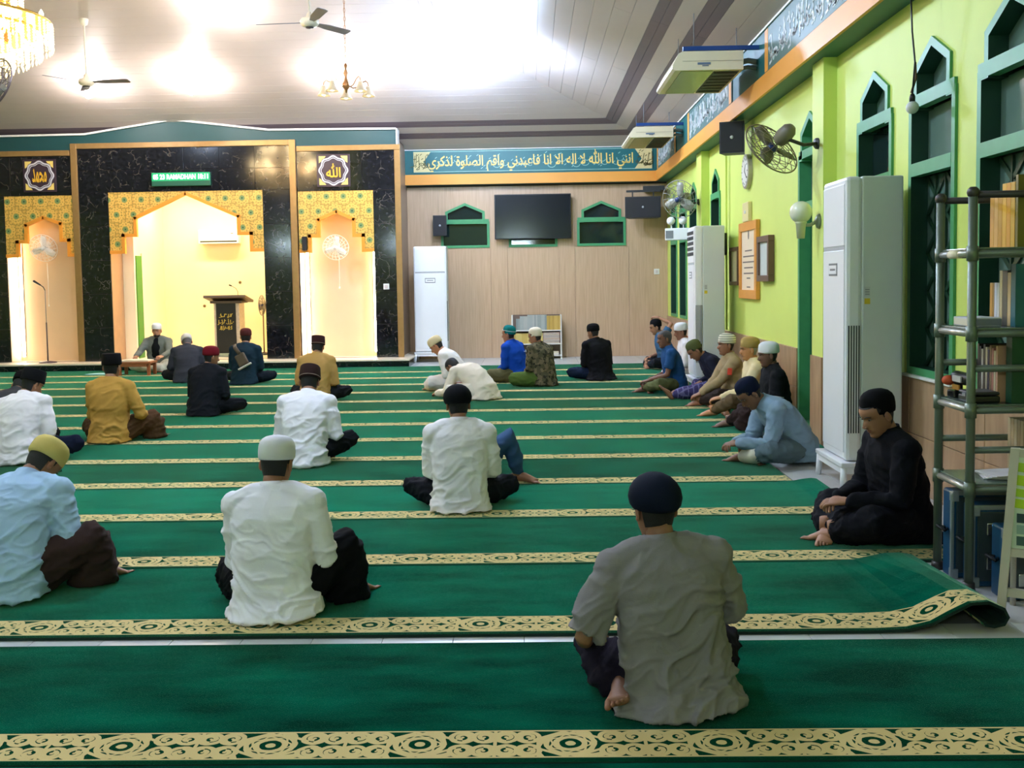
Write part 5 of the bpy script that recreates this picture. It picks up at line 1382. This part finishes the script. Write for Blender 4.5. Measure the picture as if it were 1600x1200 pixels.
N_PERSON = 0
ARMS = {}
def person(label, x, y, yaw, lean=10, side=0, head=(12, 0, 0), knees='cross', L=None, R=None, wl=None, wr=None, sleeve='long',
           shirt=(220, 222, 220), pants=(24, 26, 34), hat=('kufi', (220, 220, 216)), hair=(22, 20, 20), skin=(150, 104, 76), sarong=None,
           vox=.016, wr_amp=.007, diag=.6, belly=0.0, scl=1.0, collar=None, feet=True, shirt_kind='plain', shirt2=None, hem=1.0, long_hem=0.0, mouth_open=False,
           width=1.0, curl=.55, feet_side=(True, True), beard=None, skip_hands=(), pole=(.5, -.5, -.7), tilt=9, lfoot=None, rfoot=None, cuffs=None, inner=None):
    global N_PERSON
    N_PERSON += 1; sd = N_PERSON
    ms = skin_mat(skin)
    def dirv(a, k=1.0):
        a = math.radians(a); s = math.radians(side * k)
        return Vector((math.sin(s) * math.cos(a), math.sin(a), math.cos(a) * math.cos(s)))
    H = Vector((0, 0, .10)); d1, d2, d3 = dirv(lean * .45), dirv(lean), dirv(lean * 1.3)
    Wp = H + d1 * .16; Cp = Wp + d2 * .19; Np = Cp + d3 * .155
    xr = Vector((1, 0, -math.sin(math.radians(side)))).normalized()
    Sc = Np - d3 * .050
    S = {1: Sc + xr * .190 * width - d3 * .022, -1: Sc - xr * .190 * width - d3 * .022}
    # legs
    K = {1: ((.35, .27, .115), (.0, .36, .05), (-.2, .34, .04)), -1: ((-.35, .27, .115), (-.02, .30, .075), (.2, .31, .05))}
    if R: K[1] = R
    if L: K[-1] = L
    HJ = {s: Vector((s * .095, .02, .105)) for s in (1, -1)}
    # arms
    WR = {1: Vector(wr if wr else (.10, .27, .19)), -1: Vector(wl if wl else (-.08, .28, .18))}
    ARM = {}
    for s in (1, -1):
        e, w = ik(S[s], WR[s], .285, .25, (s * pole[0], pole[1], pole[2])); ARM[s] = (e, w)
    # ---- head frame
    hp, hy, hr = [math.radians(v) for v in head]
    tor = math.radians(lean) * .25
    Rh = Matrix.Rotation(hy, 3, 'Z') @ Matrix.Rotation(-hp, 3, 'X') @ Matrix.Rotation(hr, 3, 'Y')
    hup, hf = Rh @ Vector((0, 0, 1)), Rh @ Vector((0, 1, 0))
    Hc = Np + d3 * .03 + hup * .088 + hf * .022
    # ---- body: one figure
    core = MB()
    core.tube([H - Vector((0, 0, .05)), H, Wp, Cp, Sc, Np], [(.12, .10), (.15, .11), (.135, .095), (.15, .10), (.12, .07), (.06, .06)], 14, up=(0, 1, .2))
    core.tube([Np - d3 * .05, Np + d3 * .02, Hc - hup * .05 - hf * .02], [.062, .056, .054], 12)
    for s in (1, -1):
        e, w = ARM[s]
        core.tube([S[s] - xr * s * .05, S[s], S[s].lerp(e, .5), e, e.lerp(w, .35), w], [.05, .054, .045, .037, .037, .025], 10)
        k, a, t = [Vector(q) for q in K[s]]
        core.tube([HJ[s], HJ[s].lerp(k, .5), k, k.lerp(a, .4), a], [.08, .07, .053, .05, .031], 10)
    bvox = .013 if sleeve != 'long' else .019
    me = remeshed(core, bvox, 3)
    bb = MB(); bb.v = [tuple(v.co) for v in me.vertices]; bb.f = [tuple(p.vertices) for p in me.polygons]; bb.m = [0] * len(bb.f); bb.sm = [True] * len(bb.f)
    bpy.data.meshes.remove(me)
    st = len(bb.v)
    seg = 32 if vox < .012 else 26
    zz = HZ if vox >= .014 else [HZ[0] + (HZ[-1] - HZ[0]) * i / 26 for i in range(27)]
    bb.loft([[head_pt(z, 2 * PI * k / seg) for k in range(seg)] for z in zz])
    for s in (1, -1):      # ears
        Re = Matrix.Rotation(s * .35, 3, 'Z') @ Matrix.Rotation(-.15, 3, 'X')
        bb.ball((s * .077, -.012, .0), (.008, .018, .031), 10, 8, 0, Re)
        bb.ball((s * .079, -.010, -.022), (.007, .010, .010), 8, 6)
        bb.ball((s * .033, .0725, .0165), (.0125, .006, .0036), 8, 6, 1)          # eyes
        bb.ball((s * .0325, .0775, .016), (.0052, .004, .005), 8, 6, 2)
        bb.tube([(s * .015, .0915, .0345), (s * .034, .0885, .040), (s * .053, .070, .035)], [.002, .003, .0015], 6, 2)
        bb.ball((s * .0115, .1005, -.0215), (.0075, .009, .0065), 8, 6)         # nostril wings
    bb.ball((0, .0845, -.0485), (.022, .0075, .0045), 10, 6, 3); bb.ball((0, .0835, -.0575), (.019, .0075, .005), 10, 6, 3)
    if mouth_open: bb.ball((0, .088, -.055), (.013, .004, .008), 8, 6, 2)
    bb.xf(Matrix.Translation(Hc) @ Rh.to_4x4(), st)
    for s in (1, -1):
        if s in skip_hands: continue
        e, w = ARM[s]; dd = (w - e).normalized()
        hd_ = Vector((dd.x - s * .25, dd.y + .1, dd.z * .5 - .1))
        hand(bb, w + dd * .012, hd_, (-s * .35, 0, -1), s, curl)
    for s in (1, -1):
        if not feet_side[0 if s < 0 else 1]: continue
        k, a, t = [Vector(q) for q in K[s]]
        ov = lfoot if s < 0 else rfoot
        foot(bb, a, t, ov if ov else ((k - a).normalized() * .6 + Vector((0, 0, .7))), s)
    bb.v = [(v[0], v[1], max(v[2], .004)) for v in bb.v]
    body = bb.build('person', [ms, mat('eye_white', (150, 136, 124), .5), mat('eye_dark', (24, 18, 16), .5), mat('lip', (138, 78, 66), .5)], None, (x, y, .0), (0, 0, math.radians(yaw)))
    body.scale = (scl, scl, scl)
    tag(body, label, 'person')
    # ---- trousers or sarong
    pm = MB(); wv = max(vox, .012)
    pm.ball((0, .01, .09), (.165, .132, .085), 16, 10)
    g = 1.0 if sarong is None else 1.22
    for s in (1, -1):
        k, a, t = [Vector(q) for q in K[s]]
        e = a.lerp(k, .16)
        pm.tube([HJ[s], HJ[s].lerp(k, .5), k, k.lerp(a, .5), e], [.098 * g, .092 * g, .076 * g, .066 * g, .052 * g], 12, round_ends=True)
    if sarong:
        for s in (1, -1):
            k = Vector(K[s][0])
            if k.z > .18: pm.tube([k, k * .98 + Vector((0, .02, -.1)), Vector((k.x * .92, k.y + .03, .02))], [.09, .10, .125], 14)
        k1, k2 = Vector(K[1][0]), Vector(K[-1][0]); a1 = Vector(K[1][1])
        pm.ball((k1 + k2) * .25 + Vector((0, .12, .02)), (.24, .17, .085), 16, 10)
        pm.tube([k1 * .8 + Vector((0, 0, -.02)), k1 * .45 + Vector((0, .2, .02)), k2 * .45 + Vector((0, .2, .02)), k2 * .8 + Vector((0, 0, -.02))], [.07, .09, .09, .07], 12, round_ends=True)
    for i, v in enumerate(pm.v):
        if v[2] < .006: pm.v[i] = (v[0], v[1], .006)
    me = remeshed(pm, wv, 4); wrinkle(me, wr_amp * .9, sd + 40, .4, .8, 1.2)
    for v in me.vertices:
        if v.co.z < .003: v.co.z = .003
    pcol = sarong if sarong else (pants if isinstance(pants[0], int) else pants)
    pmat = cloth_mat(pcol) if isinstance(pcol[0], int) else cloth_mat(pcol[1], pcol[0], pcol[2])
    finish(me, 'sarong' if sarong else 'trousers', pmat, body)
    if cuffs:
        cm_ = MB()
        for s in cuffs[0]:
            k, a, t = [Vector(q) for q in K[s]]
            cm_.tube([a.lerp(k, .08), a.lerp(k, .5)], [.062, .078], 14, round_ends=True)
        cm_.build('trouser_cuff', cloth_mat(cuffs[1]), body)
    # ---- shirt
    sm = MB(); wd = width
    def ring(c, yx, rx, ry, n=22, e=.82):
        yx = (yx - xr * yx.dot(xr)).normalized(); r = []
        for k in range(n):
            a = 2 * PI * k / n; ca, sa = math.cos(a), math.sin(a)
            r.append(tuple(c + xr * (rx * (1 if ca >= 0 else -1) * abs(ca) ** e) + yx * (ry * (1 if sa >= 0 else -1) * abs(sa) ** e)))
        return r
    def fw(d): return Vector((0, d.z, -d.y))
    bl = belly
    hemz = .012
    fl_ = 1.0 + long_hem * 3.0
    rings = [ring(Vector((0, -.03 - long_hem * .6, hemz)), Vector((0, 1, 0)), .214 * wd * hem * fl_, .168 * hem * fl_), ring(Vector((0, -.024 - long_hem * .5, .035)), Vector((0, 1, 0)), .211 * wd * hem * (fl_ * .6 + .4), .162 * hem * (fl_ * .6 + .4)), ring(H + Vector((0, -.008, -.01)), fw(d1), .204 * wd, .152), ring(H + Vector((0, -.006, .04)), fw(d1), .196 * wd, .148),
             ring(H.lerp(Wp, .6) + fw(d1) * bl * .5, fw(d1), .190 * wd, .142 + bl * .6), ring(Wp.lerp(Cp, .3) + fw(d2) * bl * .4, fw(d2), .192 * wd, .136 + bl * .4), ring(Cp, fw(d2), .204 * wd, .130), ring(Cp.lerp(Sc, .6), fw(d3), .200 * wd, .116),
             ring(Sc + d3 * .006, fw(d3), .158 * wd, .092), ring(Np - d3 * .012, fw(d3), .088, .078), ring(Np + d3 * .022, fw(d3), .066, .066)]
    sm.loft(rings)
    for k in range(len(sm.v)):       # uneven hem
        v = sm.v[k]
        if v[2] < .07:
            a = math.atan2(v[1], v[0]); q = 1 + (.045 * math.sin(4 * a + sd) + .03 * math.sin(9 * a + 2 * sd)) * (1 - v[2] / .07) * (1 + long_hem * 10)
            sm.v[k] = (v[0] * q, v[1] * q, v[2])
    for s in (1, -1):
        e, w = ARM[s]
        sm.tube([Np - d3 * .03, Sc + xr * s * .09 * wd + d3 * .018, S[s] - xr * s * .012], [.07, .068, .070], 12)
        sm.ball(S[s] - xr * s * .005, (.078, .078, .074), 12, 8)
        if sleeve == 'long':
            sm.tube([S[s] - xr * s * .02, S[s].lerp(e, .45), e, e.lerp(w, .45), w - (w - e) * .04], [.074, .068, .058, .051, .041], 12, round_ends=True)
        elif sleeve == 'elbow':
            sm.tube([S[s] - xr * s * .02, S[s].lerp(e, .5), S[s].lerp(e, .93)], [.075, .074, .074], 12)
        else:
            sm.tube([S[s] - xr * s * .02, S[s].lerp(e, .4), S[s].lerp(e, .72)], [.074, .070, .070], 12)
    me = remeshed(sm, vox, 5 if vox < .012 else 3); wrinkle(me, wr_amp, sd, .60, diag)
    for v in me.vertices:
        if v.co.z < .004: v.co.z = .004
    sh = finish(me, 'shirt', cloth_mat(shirt, shirt_kind, shirt2), body)
    # collar band
    cb = MB(); cc = cloth_mat(collar) if collar else cloth_mat(shirt, shirt_kind, shirt2)
    n = 20; inn = []; out = []
    rr = [ring(Np + d3 * .004, fw(d3), .071, .071, n, 1.0), ring(Np + d3 * .036 - fw(d3) * .004, fw(d3), .064, .064, n, 1.0), ring(Np + d3 * .036 - fw(d3) * .004, fw(d3), .059, .059, n, 1.0), ring(Np + d3 * .0, fw(d3), .06, .06, n, 1.0)]
    cb.loft(rr, 0, True, cap=False); cb.build('collar', cc, sh)
    if inner:       # dark shirt front under an open shawl
        im = MB(); im.loft([ring(Wp + fw(d2) * .045, fw(d2), .105, .105), ring(Cp + fw(d2) * .05, fw(d2), .10, .10), ring(Sc + fw(d3) * .03, fw(d3), .07, .075), ring(Np + d3 * .0 + fw(d3) * .01, fw(d3), .06, .066)])
        im.build('undershirt', cloth_mat(inner), body)
    # ---- hair and hat
    MH = Matrix.Translation(Hc) @ Rh.to_4x4()
    if hair:
        hb = MB(); sg = 26; rows_ = []
        zs = [-.07 + i * .0125 for i in range(15)]
        for z in zs: rows_.append([head_pt(min(z, .1145), 2 * PI * k / sg, .0065 if not hat else .0025, False) + Vector((0, 0, .006 if z > .1 else 0)) for k in range(sg)])
        keep = []; vs = [p for r in rows_ for p in r]
        def ok(i, k):
            a = abs(((k + .5) / sg * 2 * PI + PI) % (2 * PI) - PI)      # 0 = front
            z = zs[i] + .006
            lim = .078 if a < 1.2 else (.045 if a < 1.38 else (.004 if a < 1.85 else -.055))
            return z > lim
        fs = [(i * sg + k, i * sg + (k + 1) % sg, (i + 1) * sg + (k + 1) % sg, (i + 1) * sg + k) for i in range(len(zs) - 1) for k in range(sg) if ok(i, k)]
        vs.append(Vector((0, -.005, .124))); c = len(vs) - 1
        fs += [((len(zs) - 1) * sg + k, (len(zs) - 1) * sg + (k + 1) % sg, c) for k in range(sg)]
        hb.add(vs, fs, 0, True); hb.xf(MH)
        hb.build('hair', mat('hair_%d_%d_%d' % hair, hair, .7, var=.3, scale=60, bump=.3, bscale=180), body)
    if beard:
        hb = MB(); sg = 26; zs = [-.118, -.108, -.096, -.084, -.07, -.06]
        vs = [head_pt(z, 2 * PI * k / sg, .004, False) for z in zs for k in range(sg)]
        fs = [(i * sg + k, i * sg + (k + 1) % sg, (i + 1) * sg + (k + 1) % sg, (i + 1) * sg + k) for i in range(len(zs) - 1) for k in range(sg) if abs(((k + .5) / sg * 2 * PI + PI) % (2 * PI) - PI) < 1.35]
        hb.add(vs, fs, 0, True); hb.xf(MH); hb.build('beard', mat('hair_%d_%d_%d' % beard, beard, .7), body)
    if hat:
        kind, hc = hat[0], hat[1]
        if kind == 'beanie': tilt = 17
        prof = {'kufi': [(.009, .010, .96), (.012, .020, 1), (.013, .05, 1), (.013, .076, .985), (.012, .096, .93), (.010, .112, .82), (.008, .123, .63), (.004, .129, .38), (0, .131, .1)],
                'beanie': [(.004, .000, .985), (.006, .014, 1), (.008, .045, 1), (.009, .075, .97), (.009, .098, .88), (.008, .116, .70), (.005, .128, .44), (0, .132, .1)],
                'peci': [(.014, .018, 1), (.016, .028, 1.01), (.015, .075, .99), (.013, .122, .965), (.011, .129, .94), (.008, .126, .80), (.004, .123, .4), (0, .122, .06)],
                'round': [(.014, -.004, .95), (.020, .012, 1.01), (.023, .042, 1.04), (.021, .072, 1.0), (.016, .098, .89), (.011, .118, .7), (.006, .131, .42), (0, .136, .1)]}[kind]
        seg = 28; f0, b0, w0 = tab(HF, .035), tab(HB, .035), tab(HW, .045); hm = MB(); rings = []
        for off, z, sc in prof:
            r = []
            for k in range(seg):
                a = 2 * PI * k / seg; s_, c_ = math.sin(a), math.cos(a)
                px = (w0 + off) * s_ * sc; py = ((f0 + off) * c_ if c_ > 0 else -(b0 - off) * c_) * sc
                r.append(Vector((px, py, z + .018)))
            rings.append(r)
        hm.loft(rings); hm.xf(MH @ Matrix.Translation((0, -.004, .0)) @ Matrix.Rotation(math.radians(tilt), 4, 'X'))
        hk = hat[2] if len(hat) > 2 else None
        ho = hm.build('hat', cloth_mat(hc, 'band', hk) if hk and len(hat) == 3 else cloth_mat(hc), body)
        if len(hat) == 4:      # thin piping round the lower edge
            bm_ = MB(); zb = hat[3]
            bm_.tube([((w0 + .017) * math.sin(a), ((f0 + .017) * math.cos(a) if math.cos(a) > 0 else -(b0 - .017) * math.cos(a)), zb + .018) for a in [2 * PI * k / 28 for k in range(29)]], .0028, 5, cap=False)
            bm_.xf(MH @ Matrix.Translation((0, -.004, .0)) @ Matrix.Rotation(math.radians(tilt), 4, 'X')); bm_.build('hat_piping', cloth_mat(hat[2]), ho)
    ARMS[body.name] = (S, ARM)
    return body

WH = (214, 218, 218)
UP_R = ((.36, .24, .27), (.34, .40, .05), (.40, .58, .03))
# --- the five nearest
p1 = person('man in a grey short-sleeved shirt and navy knit cap, nearest the camera', .50, 3.58, 8, 8, -5, (14, 12, 0),
       L=((-.31, .27, .10), (-.215, .02, .055), (-.275, -.2, .02)), R=((.28, .26, .11), (.0, .34, .05), (-.18, .33, .04)), wl=(-.30, .24, .17), wr=(.20, .34, .20),
       sleeve='elbow', shirt=(130, 126, 128), pants=(30, 24, 38), hat=('round', (14, 22, 40)), vox=.0075, wr_amp=.014, diag=.9, skin=(140, 96, 72), lfoot=(.25, .1, -1), long_hem=.03, tilt=14, width=1.06, scl=.935)
p2 = person('man in a white long-sleeved shirt and white cap, largest on the left of centre', -1.19, 4.60, -6, 9, -3, (16, -6, 0), R=((.29, .22, .29), (.30, .30, .05), (.36, .46, .03)),
       shirt=(238, 236, 246), sarong=(16, 16, 20), hat=('kufi', (222, 222, 228)), vox=.0075, wr_amp=.011, long_hem=.02, wr=(.10, .27, .24), diag=-.5, scl=.94, width=1.04)
p3 = person('man in a pale blue short-sleeved shirt and yellowish cap at the left edge', -2.58, 4.88, -4, 32, -3, (52, -22, 0), R=((.34, .2, .25), (.33, .30, .05), (.38, .46, .03)),
       sleeve='elbow', pole=(.35, -.3, -.9), shirt=(164, 194, 222), sarong=(58, 42, 40), hat=('kufi', (208, 188, 112)), vox=.008, wr_amp=.012, wr=(.10, .33, .20), wl=(-.05, .34, .22))
p4 = person('man in a white shirt and black cap seated cross-legged in the centre', -.49, 6.70, 2, 8, 0, (14, 14, 0), shirt=(236, 232, 236), pants=(20, 22, 30), hat=('round', (14, 15, 20)), vox=.009, wr_amp=.010, tilt=6, scl=.955)
p27 = person('man in a long black tunic and black knit cap beside the pipe shelf', 2.10, 5.84, 98, 10, 0, (26, 8, 0), L=((-.26, .30, .16), (-.06, .42, .06), (.08, .52, .04)), R=((.34, .28, .13), (.05, .42, .055), (-.1, .5, .04)),
       shirt=(15, 16, 22), sarong=(16, 17, 24), hat=('beanie', (10, 10, 13)), vox=.009, wr_amp=.010, wl=(-.13, .36, .25), wr=(.02, .36, .24), skin=(158, 112, 84), curl=.35, long_hem=.03, scl=1.02, tilt=6)
# --- middle rows
person('hunched man in blue jeans with one knee raised, mostly hidden behind the central man', -.56, 7.52, 0, 72, 0, (86, 0, 0), R=((.385, .06, .35), (.44, .10, .055), (.62, .04, .035)), L=((-.06, .36, .12), (.06, .36, .05), (.2, .36, .04)),
       pants=(58, 86, 122), shirt=(40, 44, 54), hat=None, vox=.014, wl=(-.1, .5, .14), wr=(.1, .5, .14))
person('man in a white shirt and brown piped songkok left of the central man', -1.91, 8.42, -4, 20, 0, (34, 6, 0), shirt=(238, 236, 242), pants=(20, 22, 28), hat=('peci', (46, 30, 28), (150, 130, 120), .03), vox=.011, wr_amp=.009, R=((.33, .26, .19), (.1, .36, .05), (-.1, .4, .04)))
person('man in a mustard shirt and black songkok with a brown sarong on the left', -4.13, 9.86, -4, 5, 0, (10, 0, 0), shirt=(184, 140, 66), sarong=(78, 54, 34), hat=('peci', (14, 13, 14)), vox=.012, wr_amp=.010, R=((.34, .24, .20), (.30, .34, .05), (.34, .5, .03)), width=.96, wr=(.24, .26, .22))
person('stout man in a greyish white shirt and black songkok at the left edge', -4.47, 8.70, -8, 26, -5, (30, -22, 0), shirt=(226, 220, 222), pants=(18, 24, 44), hat=('peci', (16, 16, 18)), vox=.012, wr_amp=.009, width=1.1, belly=.05, R=((.40, .26, .14), (.05, .38, .05), (-.1, .4, .04)))
person('bowed man with a black cap cut off by the left edge', -4.98, 9.45, 0, 38, 0, (52, 0, 0), shirt=(60, 62, 66), pants=(24, 26, 30), hat=('kufi', (14, 14, 16)))
person('man in a black jacket and maroon cap among the front rows', -3.83, 11.82, -12, 14, 0, (12, -35, 0), shirt=(26, 28, 34), pants=(18, 20, 24), hat=('kufi', (112, 22, 34)), vox=.013, scl=.95)
person('bowed man in a dark grey jacket and white cap facing the preacher', -5.45, 16.0, 14, 30, 0, (48, 10, 0), shirt=(52, 54, 60), pants=(24, 26, 30), hat=('kufi', (206, 200, 188)), hair=(90, 84, 80))
p11 = person('man in a navy jacket with brown shoulder panel and white strap before the podium', -4.41, 15.55, -4, 10, 0, (12, 8, 0), shirt=(24, 44, 56), pants=(18, 26, 34), hat=('kufi', (84, 40, 38)))
person('man in a khaki shirt and brown piped songkok before the right niche', -2.8, 13.06, -4, 16, 0, (22, 0, 0), shirt=(178, 142, 82), pants=(22, 24, 28), hat=('peci', (56, 32, 30), (160, 140, 126), .03), vox=.013, wr_amp=.009)
p13 = person('preacher in a white cap and grey shawl facing the hall at the low desk', -6.72, 18.26, 180, 4, 0, (6, 6, 0), shirt=(106, 112, 104), sarong=(200, 196, 176), hat=('kufi', (226, 222, 222)), inner=(18, 20, 22), wl=(-.24, .47, .30), wr=(.24, .47, .30), skin=(176, 124, 92), mouth_open=True, beard=(40, 32, 28), width=1.04)
person('man dressed all in white leaning forward in profile by the rear air conditioner', -1.02, 14.25, 78, 30, 0, (42, 0, 0), shirt=(226, 220, 216), sarong=(222, 214, 208), hat=('kufi', (216, 200, 160)), skin=(186, 126, 92), L=((-.30, .34, .14), (-.1, .42, .05), (.0, .5, .04)))
person('bowed man in cream clothes with one hand on the carpet', -.64, 13.10, 52, 60, 0, (62, 0, 0), shirt=(222, 212, 194), sarong=(220, 212, 196), hat=None, hair=(18, 18, 20), wl=(-.2, .62, .06), wr=(.2, .5, .16), skin=(150, 104, 80), hem=1.1)
p16 = person('man in a bright blue jacket and teal knit cap facing left', -.22, 15.36, 58, 14, 0, (8, 12, 0), shirt=(20, 70, 168), sarong=(92, 88, 58), hat=('beanie', (14, 110, 108), (214, 230, 226), .045), skin=(168, 112, 84))
person('man in a camouflage jacket and cream cap facing left', .16, 14.66, 48, 14, 4, (20, 24, 0), shirt=(106, 96, 74), shirt_kind='camo', shirt2=(78, 74, 54), sarong=(76, 96, 42), hat=('beanie', (222, 212, 190)), skin=(160, 108, 80))
person('man in a black shirt and black songkok alone before the tan wall', 1.02, 15.48, 34, 12, 0, (14, 14, 0), shirt=(18, 18, 22), pants=(22, 34, 58), hat=('kufi', (14, 14, 16)), width=1.05, long_hem=.05)
# --- along the right wall, far to near
person('man in a dark cap with a hand raised to his head in the far corner', 2.28, 17.35, 92, 16, 0, (20, 0, 0), shirt=(60, 96, 130), pants=(30, 34, 42), hat=('beanie', (20, 20, 24)), wl=(-.05, .14, .86), skin=(170, 122, 92), sleeve='short')
person('man in a white cap and orange scarf half hidden by the far air conditioner', 2.34, 15.35, 92, 8, 0, (14, 0, 0), shirt=(222, 216, 214), pants=(210, 206, 206), hat=('kufi', (224, 224, 228)), collar=(214, 120, 80), skin=(150, 100, 78))
person('bareheaded grey-haired man in a blue short-sleeved shirt by the wall', 1.90, 13.62, 92, 12, 0, (10, 8, 0), shirt=(32, 74, 122), pants=(92, 96, 62), hat=None, hair=(70, 68, 66), sleeve='short', skin=(120, 80, 62), wl=(-.12, .36, .18), vox=.013, L=((-.33, .28, .14), (-.04, .42, .06), (.08, .56, .04)))
person('bowed man in a dark shirt and olive cap with a violet sarong and outstretched foot', 2.42, 12.98, 94, 34, 0, (46, 0, 0), shirt=(36, 38, 56), sarong=('check', (62, 56, 100), (120, 116, 160)), hat=('beanie', (86, 92, 54)), L=((-.2, .34, .12), (-.16, .70, .055), (-.14, .82, .2)), vox=.014)
p23 = person('man in a tan uniform with a red sleeve patch and striped white cap', 2.42, 12.12, 94, 12, 0, (4, 6, 0), shirt=(160, 140, 106), pants=(48, 38, 34), hat=('kufi', (220, 214, 196), (120, 124, 116)), skin=(150, 102, 76), vox=.013, wl=(-.1, .48, .14), wr=(.05, .42, .16), L=((-.3, .3, .15), (-.06, .46, .06), (.02, .6, .04)), belly=.03)
person('elderly man in a cream shirt and ochre cap against the wall', 2.46, 11.22, 92, 6, 0, (8, 0, 0), shirt=(222, 204, 160), pants=(96, 80, 58), hat=('kufi', (168, 142, 84)), hair=(150, 146, 140), skin=(196, 134, 86), vox=.013, wl=(-.14, .42, .22), L=((-.3, .36, .2), (-.08, .5, .06), (.0, .64, .04)))
p25 = person('man in a black striped-sleeve shirt and white cap against the wall', 2.47, 10.36, 92, 6, 0, (10, 0, 0), shirt=(22, 24, 28), sarong=(40, 28, 26), hat=('kufi', (232, 232, 236)), skin=(112, 78, 60), vox=.013, L=((-.3, .36, .2), (-.08, .5, .06), (.0, .64, .04)), sleeve='elbow')
p26 = person('bowed man in a grey-blue shirt and navy cap looking at his hands by the wall', 2.16, 8.36, 96, 40, 0, (48, 4, 0), shirt=(128, 152, 170), pants=(92, 110, 116), hat=('beanie', (16, 24, 46)), skin=(130, 90, 66), vox=.011, wr_amp=.011, wl=(-.10, .52, .17), wr=(.02, .52, .17), L=((-.30, .34, .13), (-.02, .46, .055), (.1, .56, .04)), cuffs=((-1,), (214, 208, 190)))

# --- small extras worn by people
def on_sleeve(b, s, t): return ARMS[b.name][0][s].lerp(ARMS[b.name][1][s][0], t)
q = on_sleeve(p23, -1, .45); MB().rbox(-.006, .006, -.026, .026, -.04, .04, .003).build('sleeve_patch', mat('patch_red', (206, 62, 44), .6), p23, (q.x - .073, q.y, q.z), (.1, .12, 0))
a0, a1 = ARMS[p25.name][0][-1], ARMS[p25.name][1][-1][0]
for tt in (.72, .82):      # white sleeve stripes of the black shirt
    MB().tube([a0.lerp(a1, tt), a0.lerp(a1, tt + .035)], .079, 16).build('sleeve_stripe', mat('stripe_white', (200, 204, 206), .7), p25)
t = thing('sling_bag', 'brown sling bag with a white edge on the back of the navy jacket', 'bag', (-4.40, 15.36, .38), math.radians(-4))
q = MB().rbox(-.07, .09, -.03, .03, -.09, .10, .02); q.xf(Matrix.Rotation(math.radians(-8), 4, 'X') @ Matrix.Rotation(math.radians(-28), 4, 'Y')); q.build('pouch', mat('bag_brown', (84, 70, 50), .7), t)
q = MB().rbox(-.10, .12, -.034, .02, -.12, -.095, .008); q.xf(Matrix.Rotation(math.radians(-8), 4, 'X') @ Matrix.Rotation(math.radians(-28), 4, 'Y')); q.build('white_edge', mat('bag_white', (216, 214, 204), .6), t)
MB().tube([(-.02, -.01, .1), (-.1, .02, .19), (-.13, .09, .235)], [(.03, .008)] * 3, 8, up=(0, -1, .3)).build('strap', mat('bag_brown', (84, 70, 50), .7), t)
strokes(.16, .045, 9, 77, .008, .3).build('back_print', mat('print_white', (206, 214, 224), .7), p16, (.09, -.098, .46), (math.radians(-13), 0, .12))
